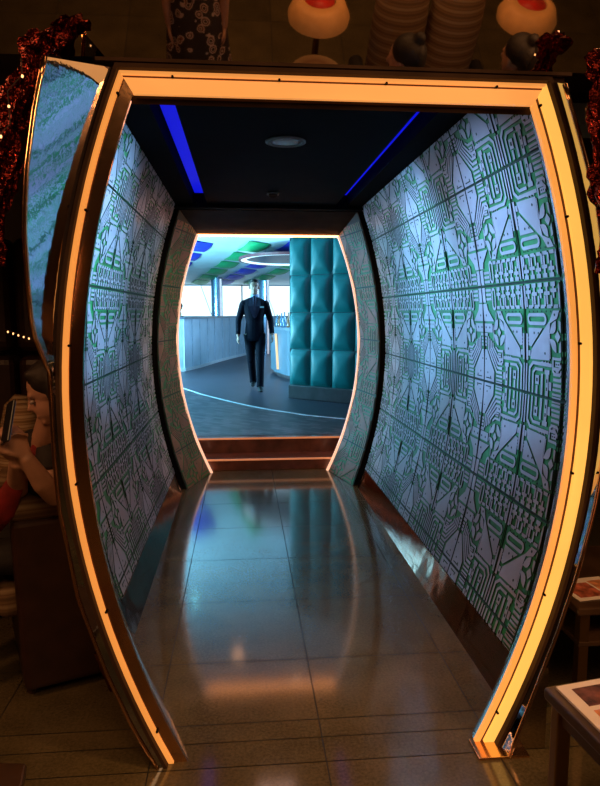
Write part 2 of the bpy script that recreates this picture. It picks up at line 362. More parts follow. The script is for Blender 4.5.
# ------------------------------------------------------------------ circuit board pattern, one panel in (u, v)
def strip_poly(pts, w):
    P = [Vector((p[0], p[1])) for p in pts]; quads = []; offs = []
    for i, p in enumerate(P):
        d0 = (p-P[i-1]).normalized() if i else (P[1]-p).normalized()
        d1 = (P[i+1]-p).normalized() if i < len(P)-1 else d0
        t = (d0+d1).normalized(); nrm = Vector((-t.y, t.x)); c = max(0.4, t.dot(d1))
        offs.append((p+nrm*w/2/c, p-nrm*w/2/c))
    return [[tuple(a) for a in (offs[i][0], offs[i+1][0], offs[i+1][1], offs[i][1])] for i in range(len(P)-1)]
def rect(u0, v0, u1, v1): return [[(u0, v0), (u1, v0), (u1, v1), (u0, v1)]]
def disc(cu, cv, r, n=8): return [[(cu+r*math.cos(2*math.pi*k/n), cv+r*math.sin(2*math.pi*k/n)) for k in range(n)]]
def pill(u0, v0, u1, v1, w):
    r = min(u1-u0, v1-v0)/2; pts = []
    hor = (u1-u0) > (v1-v0)
    for k in range(9):
        a = math.pi*k/8
        pts.append((u1-r+r*math.sin(a), v0+r-r*math.cos(a)) if hor else (u1-r+r*math.cos(a), v1-r+r*math.sin(a)))
    for k in range(9):
        a = math.pi*k/8
        pts.append((u0+r-r*math.sin(a), v1-r+r*math.cos(a)) if hor else (u0+r-r*math.cos(a), v0+r-r*math.sin(a)))
    pts.append(pts[0]); pts.append(pts[1])
    return strip_poly(pts, w)
def motif():
    T = []; D = []          # traces and drilled holes
    L = 0.026
    # funnel plates along the axis
    T.append([(0.012, 0.66), (0.07, 0.66), (0.27, 0.88), (0.27, 0.99), (0.012, 0.99)])
    T.append([(0.012, 0.18), (0.11, 0.18), (0.13, 0.24), (0.28, 0.36), (0.012, 0.36)])
    T += rect(0.012, 0.015, 0.09, 0.165)
    for v in (0.03, 0.075, 0.12): T += rect(0.11, v, 0.25, v+0.026)
    T += rect(0.02, 0.385, 0.23, 0.475); T += rect(0.012, 0.485, 0.10, 0.515)
    for v in (0.53, 0.565, 0.60): T += rect(0.02, v, 0.075, v+0.024)
    # slanting parallels beside the funnel
    for k in range(4):
        o = 0.042*k
        T += strip_poly([(0.11+o, 0.52+0.02*k), (0.11+o, 0.655-0.01*k), (0.33+o*0.4, 0.875-0.045*k), (0.47, 0.875-0.045*k)], L)
    # wheel
    cu, cv, r = 0.40, 0.47, 0.135
    for q in range(4):
        a0 = math.pi/2*q + 0.16; a1 = math.pi/2*(q+1) - 0.16
        arc = [(cu+r*math.cos(a0+(a1-a0)*k/6), cv+r*math.sin(a0+(a1-a0)*k/6)) for k in range(7)]
        am = (a0+a1)/2
        inn = [(cu+0.075*math.cos(am+0.45), cv+0.075*math.sin(am+0.45)), (cu+0.058*math.cos(am), cv+0.058*math.sin(am)), (cu+0.075*math.cos(am-0.45), cv+0.075*math.sin(am-0.45))]
        T.append(arc+inn)
    T.append([(cu, cv-0.05), (cu+0.045, cv), (cu, cv+0.05), (cu-0.045, cv)])
    # triangle plate and its neighbours
    T.append([(0.36, 0.255), (0.46, 0.255), (0.53, 0.34), (0.88, 0.60), (0.90, 0.685), (0.54, 0.675), (0.55, 0.50), (0.52, 0.36), (0.40, 0.32)])
    T.append([(0.66, 0.405), (0.93, 0.405), (0.93, 0.565), (0.885, 0.575)])
    T += pill(0.60, 0.29, 0.93, 0.365, 0.030)
    T += rect(0.945, 0.46, 0.985, 0.70); T += rect(0.90, 0.61, 0.94, 0.66)
    for k in range(6): D += disc(0.50+0.08*k, 0.262, 0.010, 6)
    for p in ((0.44, 0.29), (0.62, 0.62), (0.74, 0.45), (0.82, 0.45), (0.08, 0.30), (0.10, 0.90), (0.18, 0.94), (0.06, 0.425), (0.16, 0.425)): D += disc(p[0], p[1], 0.013, 6)
    for p in ((0.05, 0.77), (0.14, 0.86)): D += rect(p[0]-0.012, p[1]-0.02, p[0]+0.012, p[1]+0.02)
    D += rect(0.06, 0.95, 0.20, 0.962)
    # maze at the top
    T += pill(0.275, 0.035, 0.345, 0.235, 0.026)
    for k in range(5):
        u = 0.40+0.115*k; up = k % 2
        T += rect(u, 0.02, u+0.075, 0.055); T += rect(u+0.02, 0.05, u+0.05, 0.20 if up else 0.15)
        T += rect(u-0.015, 0.075+0.02*up, u+0.085, 0.105+0.02*up); T += rect(u-0.03, 0.205, u+0.045, 0.235)
        T += rect(u+0.062, 0.13, u+0.09, 0.22)
    T += rect(0.955, 0.03, 0.985, 0.235)
    # nested loops at the bottom, next to the panel's far edge
    T += strip_poly([(0.50, 0.715), (0.85, 0.715), (0.915, 0.765), (0.915, 0.985)], 0.030)
    T += strip_poly([(0.66, 0.765), (0.80, 0.765), (0.845, 0.80), (0.845, 0.985)], 0.026)
    T += strip_poly([(0.975, 0.73), (0.975, 0.985)], 0.026)
    T += rect(0.54, 0.76, 0.625, 0.80); T += rect(0.555, 0.80, 0.605, 0.985); T += rect(0.50, 0.86, 0.545, 0.93)
    T += rect(0.73, 0.82, 0.80, 0.90); T += rect(0.75, 0.91, 0.785, 0.985); T += rect(0.655, 0.80, 0.69, 0.985)
    for v in (0.905, 0.945, 0.975): T += rect(0.32, v, 0.48, v+0.02)
    D += rect(0.75, 0.845, 0.78, 0.875); D += rect(0.57, 0.84, 0.59, 0.87); D += rect(0.57, 0.91, 0.59, 0.94)
    for k in range(3): T += strip_poly([(0.56+0.05*k, 0.685), (0.56+0.05*k, 0.70), (0.60+0.05*k, 0.705)], 0.014)
    for v in (0.49, 0.52, 0.55): T += rect(0.945-0.03, v, 0.938, v+0.014)
    T += strip_poly([(0.30, 0.40), (0.33, 0.345), (0.345, 0.27)], 0.018); T += strip_poly([(0.245, 0.40), (0.262, 0.47), (0.262, 0.56)], 0.018)
    T += strip_poly([(0.30, 0.62), (0.36, 0.655), (0.48, 0.655), (0.48, 0.76), (0.44, 0.79)], 0.022); T += strip_poly([(0.54, 0.44), (0.53, 0.66)], 0.014)
    T += rect(0.36, 0.68, 0.44, 0.72); T += rect(0.38, 0.735, 0.43, 0.77)
    for k in range(3): D += disc(0.385+0.03*k, 0.70, 0.008, 6)
    return T, D
TR, DR = motif()
def clip(poly, axis, lim, keep_less):
    out = []; n = len(poly)
    ins = (lambda p: p[axis] <= lim+1e-9) if keep_less else (lambda p: p[axis] >= lim-1e-9)
    for i in range(n):
        a, b = poly[i], poly[(i+1) % n]
        if ins(a): out.append(a)
        if ins(a) != ins(b):
            t = (lim-a[axis])/(b[axis]-a[axis]); out.append((a[0]+(b[0]-a[0])*t, a[1]+(b[1]-a[1])*t))
    return out
def clip_box(poly, b):
    for ax, lim, less in ((0, b[0], False), (0, b[2], True), (1, b[1], False), (1, b[3], True)):
        poly = clip(poly, ax, lim, less)
        if len(poly) < 3: return None
    return poly
def circuit_wall(name, mats, surf, ucells, vcells, box, gap=0.006, h=0.005, parent=None):
    """surf(a, b, height) -> 3-D point; cells are (start, end, flip) along a and b; box clips in (a, b)"""
    mb = MB()
    for (a0, a1, fa) in ucells:
        for (b0, b1, fb) in vcells:
            lo = (max(min(a0, a1)+gap, box[0]), max(min(b0, b1)+gap, box[1])); hi = (min(max(a0, a1)-gap, box[2]), min(max(b0, b1)-gap, box[3]))
            if hi[0]-lo[0] < 0.01 or hi[1]-lo[1] < 0.01: continue
            # the green board
            nb = 6
            for i in range(nb):
                p = [(lo[0], lo[1]+(hi[1]-lo[1])*i/nb), (hi[0], lo[1]+(hi[1]-lo[1])*i/nb), (hi[0], lo[1]+(hi[1]-lo[1])*(i+1)/nb), (lo[0], lo[1]+(hi[1]-lo[1])*(i+1)/nb)]
                mb.add([surf(q[0], q[1], 0.004) for q in p], [(0, 1, 2, 3)], 0)
            mb.loft([[surf(lo[0], lo[1], e), surf(hi[0], lo[1], e), surf(hi[0], hi[1], e), surf(lo[0], hi[1], e)] for e in (0.0, 0.004)], False, 2)
            for polys, mi, hh, base in ((TR, 1, 0.004+h, 0.004), (DR, 2, 0.0048+h, 0.004+h)):
                for poly in polys:
                    q = [(a0+(a1-a0)*((1-u) if fa else u), b0+(b1-b0)*((1-v) if fb else v)) for u, v in poly]
                    q = clip_box(q, (*lo, *hi))
                    if not q: continue
                    n = len(q); top = [surf(x, y, hh) for x, y in q]; bot = [surf(x, y, base) for x, y in q]
                    o = len(mb.v); mb.v += top+bot
                    mb.f.append(list(range(o, o+n))); mb.m.append(mi)
                    for k in range(n):
                        k2 = (k+1) % n; mb.f.append([o+k, o+k2, o+n+k2, o+n+k]); mb.m.append(2)
    return mb

def passage_surf(sx):
    def f(y, z, h):
        x = CXT + sx*(wt(z)-h); return (x, y, z)
    return f
ROWS = []
zz = [2.595, 2.12, 1.65, 1.18, 0.70, 0.225, -0.25]
for i in range(6): ROWS.append((zz[i], zz[i+1], i % 2 == 1))   # rows mirror each other across the joints
CELLS = [(3.19+0.48*k, 3.19+0.48*(k+1), k % 2 == 1) for k in range(-3, 6)]
def wall_shell(sx, y0, name):
    mb = MB()
    zs = [ZS+(2.40-ZS)*i/24 for i in range(25)]
    A = [(CXT+sx*wt(z), z) for z in zs]
    band(mb, A, y0, A, Y1, 0)
    B = [(CXT+sx*(wt(z)+0.03), z) for z in zs]
    band(mb, B, y0, B, Y1, 0); band(mb, A, y0, B, y0, 0); band(mb, A, Y1, B, Y1, 0)
    o = mb.build(name, M['dark_board']); structure(o); return o
for sx, y0, name, lab in ((-1, Y0L, 'wall_left', 'left passage wall of dark board'), (1, Y0R, 'wall_right', 'right passage wall of dark board')):
    w = wall_shell(sx, y0, name)
    c = circuit_wall('circuit_cladding', None, passage_surf(sx), CELLS, ROWS, (y0, ZS+0.003, Y1-0.004, 2.395))
    cc = c.build('circuit_cladding', [M['pcb'], M['trace'], M['dark_board']], None, normals=False); cc.parent = w

# skirtings of rippled polished metal
for sx, y0, name in ((-1, Y0L-0.5, 'baseboard_left'), (1, Y0R-0.2, 'baseboard_right')):
    mb = MB(); zs = [0.0+ZS*i/4 for i in range(5)]
    A = [(CXT+sx*(wt(z)-0.012), z) for z in zs]; B = [(CXT+sx*(wt(z)+0.012), z) for z in zs]
    n = 20
    for k in range(n): band(mb, A, y0+(Y1-y0)*k/n, A, y0+(Y1-y0)*(k+1)/n)
    band(mb, B, y0, B, Y1); band(mb, A, y0, B, y0); band(mb, A[-1:]+B[-1:], y0, A[-1:]+B[-1:], Y1)
    structure(mb.build(name, M['skirt'], weld=True))

# ------------------------------------------------------------------ floors
def tiles(name, xs, ys, z, gap, mat, grout):
    mb = MB()
    for i in range(len(xs)-1):
        for j in range(len(ys)-1):
            mb.quad((xs[i]+gap, ys[j]+gap, z), (xs[i+1]-gap, ys[j]+gap, z), (xs[i+1]-gap, ys[j+1]-gap, z), (xs[i]+gap, ys[j+1]-gap, z), 0)
    mb.quad((xs[0], ys[0], z-0.003), (xs[-1], ys[0], z-0.003), (xs[-1], ys[-1], z-0.003), (xs[0], ys[-1], z-0.003), 1)
    mb.quad((xs[0], ys[0], z-0.06), (xs[-1], ys[0], z-0.06), (xs[-1], ys[-1], z-0.06), (xs[0], ys[-1], z-0.06), 1)
    return structure(mb.build(name, [mat, grout], normals=False))
xs = [-0.329+0.6*k for k in range(-6, 8)]
ys = [-4.0+0.6*k for k in range(11)]
ys = [y for y in ys if y < 1.8] + [2.035, 2.165, 2.27] + [2.704+0.6*k for k in range(0, 7)]
tiles('floor', xs, ys, 0.0, 0.0022, M['tile'], M['grout'])

# ------------------------------------------------------------------ passage ceiling with two blue light coves
mb = MB()
ZC = 2.40
mb.box((-0.275, 2.12, ZC), (0.775, 5.46, ZC+0.03))
structure(mb.build('ceiling', M['ceil']))
mb = MB()
mb.box((CXT-0.85, 2.12, ZC+0.0), (-0.385, 5.46, ZC+0.03)); mb.box((0.875, 2.12, ZC+0.0), (CXT+0.88, 5.46, ZC+0.03))
mb.box((-0.385, 2.12, ZC+0.10), (-0.275, 5.46, ZC+0.12)); mb.box((0.775, 2.12, ZC+0.10), (0.875, 5.46, ZC+0.12))
mb.box((-0.40, 2.12, ZC+0.03), (-0.385, 5.46, ZC+0.12)); mb.box((0.875, 2.12, ZC+0.03), (0.89, 5.46, ZC+0.12))
mb.box((-0.275, 2.12, ZC+0.03), (-0.26, 5.46, ZC+0.12)); mb.box((0.76, 2.12, ZC+0.03), (0.775, 5.46, ZC+0.12))
structure(mb.build('trim_1', M['ceil']), 'black ceiling edges beside the blue coves')
for x, hw, lab in ((-0.332, 0.040, 'blue glowing strip in the left ceiling cove'), (0.838, 0.024, 'thin blue glowing strip in the right ceiling cove')):
    t = thing('cove_light', lab, 'light strip', (x, 3.8, ZC+0.085))
    a = MB(); a.box((-hw, -1.64, -0.004), (hw, 1.64, 0.006)); local(t, 'diffuser', a, M['blue_strip'])
    a = MB(); a.box((-hw, -1.65, 0.0065), (hw, 1.65, 0.0145)); local(t, 'housing', a, M['black'])
t = thing('downlight', 'round pale downlight set in the black passage ceiling', 'ceiling light', (0.232, 3.47, ZC))
a = MB(); a.lathe([(0.085, 0.0), (0.105, -0.002), (0.105, -0.008), (0.085, -0.012), (0.078, -0.006)], n=32, cap=False); local(t, 'trim_ring', a, M['plastic'], smooth=True)
a = MB(); a.lathe([(0.079, -0.004), (0.05, -0.010), (0.01, -0.012)], n=32); local(t, 'lens', a, M['lens'], smooth=True)
t = thing('ceiling_sensor', 'small dark square sensor on the ceiling near the far beam', 'sensor', (0.236, 4.93, ZC))
a = MB(); a.box((-0.045, -0.045, -0.012), (0.045, 0.045, 0)); local(t, 'base', a, M['plastic'], bevel=0.004)
a = MB(); a.lathe([(0.032, -0.012), (0.028, -0.028), (0.012, -0.036)], n=16); local(t, 'dome', a, M['black'], smooth=True)
# beam at the far end
a = MB(); a.box((CXT-0.9, 5.46, 2.37), (CXT+0.9, 5.58, 2.53)); structure(a.build('trim_2', M['black'], bevel=0.004), 'black beam across the far end of the passage')

# ------------------------------------------------------------------ lit portal frame
pf = thing('portal_frame', 'barrel-shaped mirrored portal outlined by amber light strips at the passage entrance', 'archway', (CXP, YP, 0))
def part(par, name, mb, mats, **k): return mb.build(name, mats, par, **k)
for seg, nm, mo, mi_, ow, gr, iw in (('L', 'left amber light strip', M['neon_left'], M['copper'], 0.017, 0.006, 0.040), ('T', 'top amber light strip', M['neon_top'], M['neon_top'], 0.010, 0.008, 0.046), ('R', 'right yellow-amber light strip, the brightest', M['neon_bright'], M['neon_inner'], 0.036, 0.013, 0.019)):
    a = MB(); channel(a, CXP, wp, 2.236, 0.0, ow, YP-0.010, YP+0.02, seg)
    o = part(pf, 'light_strip', a, mo); o['label'] = nm + ' of the portal'
    g = ow+gr
    a = MB(); channel(a, CXP, wp, 2.236, ow, g, YP+0.004, YP+0.02, seg); part(pf, 'groove', a, M['groove'])
    a = MB(); channel(a, CXP, wp, 2.236, g, g+iw, YP-0.004, YP+0.012, seg)
    o = part(pf, 'inner_strip', a, mi_); o['label'] = 'inner strip beside the ' + nm
    a = MB(); channel(a, CXP, wp, 2.236, -0.013, -0.001, YP-0.034, YP+0.02, seg); part(pf, 'gasket', a, M['beam'])
    if seg == 'R' or seg == 'L':
        sx = 1 if seg == 'R' else -1
        for k, z in enumerate((0.12, 0.55, 0.98, 1.42, 1.83, 2.17)):
            x = CXP + sx*(wp(z)-ow-gr/2)
            a = MB(); a.tube([(x, YP-0.014, z), (x, YP+0.006, z)], 0.0045, 8); part(pf, 'screw', a, M['black'])
    else:
        for x in (-0.2, 0.12, 0.45, 0.80):
            a = MB(); a.tube([(x, YP-0.014, 2.222), (x, YP+0.006, 2.222)], 0.004, 8); part(pf, 'screw', a, M['black'])
# inner jambs (polished metal) running back to the passage walls
def jamb(sx, y1):
    a = MB(); zs = [2.16*i/26 for i in range(27)]
    A = [(CXP+sx*(wp(z)-0.062), z) for z in zs]; B = [(CXP+sx*(wp(z)-0.050), z) for z in zs]
    Cc = [(CXT+sx*(wt(z)-0.0), z) for z in zs]
    band(a, A, YP+0.012, B, YP+0.06); 
    for k in range(6):
        P = [(b[0]+(c[0]-b[0])*k/6, b[1]) for b, c in zip(B, Cc)]; Q = [(b[0]+(c[0]-b[0])*(k+1)/6, b[1]) for b, c in zip(B, Cc)]
        band(a, P, YP+0.06+(y1-YP-0.06)*k/6, Q, YP+0.06+(y1-YP-0.06)*(k+1)/6)
    return a
o = part(pf, 'inner_jamb', jamb(1, Y0R), M['mirror'], smooth=True, weld=True)
o = part(pf, 'inner_jamb', jamb(-1, Y0L), M['mirror'], smooth=True, weld=True)
a = MB(); T0 = ring_pts(CXP, wp, 2.236, 0.066, segs='T')
band(a, T0, YP+0.03, [(x, 2.18) for x, z in T0], YP+0.05); band(a, [(CXP-0.75+0.15*i, 2.16) for i in range(11)], YP+0.055, [(CXP-0.75+0.15*i, 2.41) for i in range(11)], YP+0.06)
part(pf, 'lintel', a, M['beam'])
# outer flanks, flaring towards the lounge (wavy polished steel that mirrors the opposite wall)
LO = {-1: [(2.45, 1.80, -0.440), (2.30, 1.80, -0.455), (2.20, 1.80, -0.487), (2.05, 1.80, -0.525), (1.90, 1.80, -0.552), (1.75, 1.81, -0.570), (1.60, 1.84, -0.578), (1.47, 1.90, -0.590),
      (1.40, 1.98, -0.592), (1.345, 2.05, -0.592), (1.05, 2.055, -0.590), (0.9, 2.055, -0.582), (0.6, 2.055, -0.535), (0.35, 2.055, -0.458), (0.15, 2.055, -0.378), (0.0, 2.05, -0.300)],
      1: [(2.45, 1.985, 0.905), (2.208, 1.98, 0.975), (2.056, 1.97, 1.025), (1.864, 1.96, 1.085), (1.684, 1.96, 1.122), (1.467, 1.97, 1.160), (1.243, 1.98, 1.178), (1.041, 2.0, 1.180),
      (0.869, 2.02, 1.170), (0.636, 2.03, 1.126), (0.421, 2.04, 1.070), (0.188, 2.03, 0.985), (0.046, 2.0, 0.915), (0.0, 1.995, 0.90)]}
def outer_curve(sx, zs):
    out = []; T_ = LO[sx]
    for z in zs:
        for (z1, y1, x1), (z0, y0, x0) in zip(T_[:-1], T_[1:]):
            if z0 <= z <= z1:
                t = (z-z0)/(z1-z0); y = y0+(y1-y0)*t; x = x0+(x1-x0)*t
        out.append((x, y, z))
    return out
for sx in (-1, 1):
    zs = [2.236*i/40 for i in range(41)]
    O = outer_curve(sx, [z - (0.066 if sx < 0 else 0.03)*max(0, z-1.9)/0.336 for z in zs])
    a = MB(); I = [(CXP+sx*(wp(z)+0.012), YP-0.026, z) for z in zs]
    for k in range(5):
        for i in range(40):
            def L_(p, q, t): return tuple(p[j]+(q[j]-p[j])*t for j in range(3))
            a.quad(L_(I[i], O[i], k/5), L_(I[i+1], O[i+1], k/5), L_(I[i+1], O[i+1], (k+1)/5), L_(I[i], O[i], (k+1)/5))
    part(pf, 'outer_flank', a, M['flank'], smooth=True, weld=True)
    a = MB(); a.tube(O, 0.007, 8); part(pf, 'edge_bead', a, M['copper'], smooth=True)
# polished foot plate at the right base
a = MB(); a.box((0.79, 1.99, 0.0), (0.97, 2.10, 0.010)); part(pf, 'foot_plate', a, M['copper'], bevel=0.003)

zk = [0.0, 0.06, 0.12, 0.18, 0.24, 0.30]; ck = outer_curve(1, zk)
a = MB(); a.loft([[(p[0]-0.005, 2.035+d, p[2]) for p in ck] + [(1.045, 2.035+d, 0.30), (1.045, 2.035+d, 0.0)] for d in (0, 0.012)]); part(pf, 'kick_plate', a, M['mirror_flat'])

# mirrored canopy leaning out above the portal: it shows the lounge behind the photographer
AN = R(28); z0, y0 = 2.262, YP-0.035
mc = thing('mirror_canopy', 'large mirrored fascia leaning out above the portal, reflecting the lounge', 'mirror', (CXP, y0, z0))
a = MB(); n_ = (0, -math.cos(AN), -math.sin(AN)); Ht = 0.75
def cp(x, t, d): return (x, y0 - math.sin(AN)*t + n_[1]*d, z0 + math.cos(AN)*t + n_[2]*d)
a.add([cp(x, t, d) for d in (0, -0.02) for x, t in ((-2.2, 0.0), (2.9, 0.0), (2.9, Ht), (-2.2, Ht))], [(0, 1, 2, 3), (4, 7, 6, 5), (0, 4, 5, 1), (1, 5, 6, 2), (2, 6, 7, 3), (3, 7, 4, 0)])
part(mc, 'mirror_panel', a, M['mirror_flat'])
a = MB(); a.bar((-0.42, y0+0.005, z0-0.004), (1.03, y0+0.005, z0-0.004), 0.012, 0.010); part(mc, 'lower_trim', a, M['beam'])

# ------------------------------------------------------------------ inner arch at the far end
ia = thing('inner_arch', 'deep green circuit-board arch framing the bar at the far end', 'archway', (CXF, 5.58, 0))
YA, YB = 5.56, 6.15
def arch_half(z, t):      # t 0 at the front edge, 1 at the opening
    return (wt(z)-0.045)*(1-t) + wp(z)*t
def arch_cx(t): return CXT*(1-t) + CXF*t
def arch_surf(sx):
    def f(y, z, h):
        t = (y-YA)/(YB-YA); zt = z
        return (arch_cx(t)+sx*(arch_half(z, t)-h), y+h*0.6, z)
    return f
for sx in (-1, 1):
    a = MB(); zs = [2.36*i/24 for i in range(25)]
    for k in range(3):
        A = [(arch_cx(k/3)+sx*arch_half(z, k/3), z) for z in zs]; B = [(arch_cx((k+1)/3)+sx*arch_half(z, (k+1)/3), z) for z in zs]
        band(a, A, YA+(YB-YA)*k/3, B, YA+(YB-YA)*(k+1)/3)
    s_ = part(ia, 'side_panel', a, M['dark_board'])
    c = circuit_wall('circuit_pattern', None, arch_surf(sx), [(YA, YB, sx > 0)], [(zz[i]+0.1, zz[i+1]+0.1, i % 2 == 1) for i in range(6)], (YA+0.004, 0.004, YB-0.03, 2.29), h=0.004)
    cc = c.build('circuit_pattern', [M['pcb_far'], M['trace_far'], M['dark_board']], s_, normals=False)
a = MB(); zl = 2.365
a.add([(arch_cx(0)-arch_half(zl, 0), YA, zl), (arch_cx(0)+arch_half(zl, 0), YA, zl), (CXF+wp(2.236), YB, 2.236), (CXF-wp(2.236), YB, 2.236)], [(0, 1, 2, 3)])
part(ia, 'lintel', a, M['beam'])
for sg, mt_ in (('L', 'far_strip'), ('T', 'far_strip_top'), ('R', 'far_strip')):
    a = MB(); channel(a, CXF, wp, 2.245, -0.004, 0.018, YB-0.012, YB+(0.05 if sg == 'T' else 0.03), sg); part(ia, 'edge_light', a, M[mt_])
# black recess between walls and arch
a = MB(); A = [(CXT-0.0, 0)]
A = ring_pts(CXT, wt, 2.40, -0.08); B = ring_pts(CXT, wt, 2.40, 0.035)
band(a, A, Y1+0.065, B, Y1+0.065); structure(a.build('trim_3', M['black'], normals=False), 'black recess around the far arch')
# wall around the arch on the bar side
a = MB(); O = ring_pts(CXF, wp, 2.236, 0.0)
A = O; B = [(-6.0 if x < CXF-0.5 and z < 2.2 else (6.0 if x > CXF+0.5 and z < 2.2 else (x-CXF)*9.2), z if z < 2.2 else 4.0) for x, z in O]
band(a, A, YB+0.053, B, YB+0.053); structure(a.build('wall_bar_side', M['lounge_wall'], normals=False))

# steps up to the bar
st = thing('steps', 'two low mahogany steps with glowing orange edges under the far arch', 'steps', (CXF, 6.18, 0))
a = MB(); a.box((-0.55, 6.22, 0), (1.05, 6.50, 0.115)); s1 = part(st, 'step', a, M['step'], bevel=0.004)
a = MB(); a.box((-0.70, 6.50, 0), (1.20, 6.598, 0.27)); s2 = part(st, 'step', a, M['step'], bevel=0.004)
a = MB(); a.box((-0.55, 6.208, 0.098), (1.05, 6.219, 0.116)); part(s1, 'nosing_light', a, M['step_strip'], bevel=0.003)
a = MB(); a.box((-0.70, 6.488, 0.252), (1.20, 6.499, 0.271)); part(s2, 'nosing_light', a, M['step_strip'], bevel=0.003)

# ------------------------------------------------------------------ the bar beyond: floor, ceiling, windows
ZF = 0.27
a = MB(); a.add([(-6, 6.60, ZF), (6, 6.60, ZF), (6, 23, ZF), (-6, 23, ZF), (-6, 6.60, ZF-0.2), (6, 6.60, ZF-0.2), (6, 23, ZF-0.2), (-6, 23, ZF-0.2)], [(0, 1, 2, 3), (4, 7, 6, 5), (0, 4, 5, 1), (1, 5, 6, 2), (2, 6, 7, 3), (3, 7, 4, 0)])
structure(a.build('floor_bar', M['far_floor']))
CUR = [(-2.4, 13.6), (-1.5, 12.0), (-1.02, 11.0), (-0.65, 10.1), (-0.235, 9.30), (0.10, 8.72), (0.345, 8.37), (0.80, 7.84), (1.28, 7.48), (1.9, 7.2), (2.6, 7.0)]
a = MB()
for (x0, y0_), (x1, y1_) in zip(CUR[:-1], CUR[1:]):
    a.quad((x0, y0_, ZF+0.003), (x0, 6.605, ZF+0.003), (x1, 6.605, ZF+0.003), (x1, y1_, ZF+0.003))
structure(a.build('floor_parquet', M['parquet']))
a = MB(); a.tube([(x, y, ZF+0.004) for x, y in CUR], [(0.022, 0.006)]*len(CUR), 8, side=(1, 0.5, 0)); structure(a.build('trim_4', M['floor_strip']), 'pale curved inlay line across the bar floor')
def zc_far(y): return 3.1-0.0462*(y-8)
a = MB(); a.add([(-6, 6.2, zc_far(6.2)), (6, 6.2, zc_far(6.2)), (6, 23, zc_far(23)), (-6, 23, zc_far(23)), (-6, 6.2, 3.5), (6, 6.2, 3.5), (6, 23, 3.5), (-6, 23, 3.5)], [(0, 1, 2, 3), (4, 7, 6, 5), (0, 4, 5, 1), (1, 5, 6, 2), (2, 6, 7, 3), (3, 7, 4, 0)])
structure(a.build('ceiling_bar', M['far_ceiling']))
for x, nm in ((-6, 'wall_bar_left'), (6, 'wall_bar_right')):
    a = MB(); a.box((x-0.05, 6.3, 0), (x+0.05, 23, 3.5)); structure(a.build(nm, M['bar_panel']))
a = MB(); a.box((-6, 22.0, ZF), (6, 22.1, 1.42)); a.box((-6, 22.0, 2.42), (6, 22.1, 3.3)); structure(a.build('wall_bar_back', M['bar_panel']))
for k in range(4):
    x0 = -4.2+2.1*k; ww = 2.1
    f = MB(); f.box((x0-0.02, 21.94, 1.38), (x0+0.02, 22.0, 2.46)); f.box((x0, 21.94, 1.40), (x0+ww, 22.0, 1.43)); f.box((x0, 21.94, 2.42), (x0+ww, 22.0, 2.45))
    f.bar((x0+0.75, 21.97, 2.42), (x0+1.10, 21.97, 1.42), 0.02, 0.02, (0, 1, 0))
    w = structure(f.build('window_%d' % (k+1), M['mullion']))
    g = MB(); g.box((x0+0.02, 22.02, 1.42), (x0+ww-0.02, 22.04, 2.42)); p = g.build('pane', M['sky_glass']); p.parent = w
# ceiling fabric panels in diagonal bands
SG = 'coloured fabric panels across the bar ceiling'
for b_, (xb, key, lab) in enumerate(((-1.02, 'sail_blue', 'blue fabric ceiling panel in the left diagonal row'), (0.10, 'sail_green', 'green fabric ceiling panel in the long middle row'), (0.86, 'sail_blue', 'blue fabric ceiling panel behind the columns'), (1.75, 'sail_green', 'green fabric ceiling panel in the short right row'), (-2.1, 'sail_green', 'green fabric ceiling panel at the far left'))):
    for k in range(6):
        ya = 12.75+1.5*k; yb = ya+1.2; n = 6
        g = MB(); rows = []
        for i in range(n+1):
            y = ya+(yb-ya)*i/n; sag = 0.07*math.sin(math.pi*i/n); xc = xb-0.205*(y-14)
            rows.append([(xc-0.21+0.42*j/4, y+0.12*(j-2), zc_far(y)-0.02-sag*(1-((j-2)/2.6)**2)) for j in range(5)])
        g.loft(rows, False, 0, closed=False)
        rows2 = [[(x, y, z+0.008) for x, y, z in r] for r in rows]; g.loft(rows2, False, 0, closed=False)
        o = g.build('ceiling_fabric_panel', M[key], smooth=True, normals=False, origin=(xb-0.205*(ya-14), ya, zc_far(ya)))
        tag(o, lab, 'ceiling panel', SG)
for k, (x, y, key, lab) in enumerate(((-0.106, 8.36, 'warm_lens', 'warm downlight in the bar ceiling, reflected mid floor'), (-0.324, 7.61, 'warm_lens', 'warm downlight in the bar ceiling near the arch, left one'), (0.636, 7.63, 'warm_lens', 'warm downlight in the bar ceiling near the arch, right one'), (-0.796, 9.97, 'cyan_lens', 'cyan downlight in the bar ceiling'))):
    t = thing('downlight', lab, 'ceiling light', (x, y, zc_far(y)))
    g = MB(); g.lathe([(0.075, 0.0), (0.09, -0.004), (0.09, -0.012), (0.07, -0.014), (0.065, -0.004)], n=24, cap=False); local(t, 'trim_ring', g, M['plastic'], smooth=True)
    g = MB(); g.lathe([(0.066, -0.006), (0.02, -0.009)], n=24); local(t, 'lens', g, M[key])
# columns
for px, Y, r_, lab in ((-0.74, 19.6, 0.17, 'blue mirrored column with a pale edge standing at the left windows'), (0.66, 19.9, 0.17, 'blue mirrored column standing right of the walking man')):
    t = thing('column', lab, 'column', (px, Y, ZF))
    g = MB(); g.lathe([(r_, 0), (r_, 2.30)], n=20); local(t, 'shaft', g, M['column'], smooth=False)
    g = MB(); g.box((r_*0.55, -r_*1.02, 0.02), (r_*0.85, -r_*0.6, 2.25)); local(t, 'edge_strip', g, M['column_strip'])
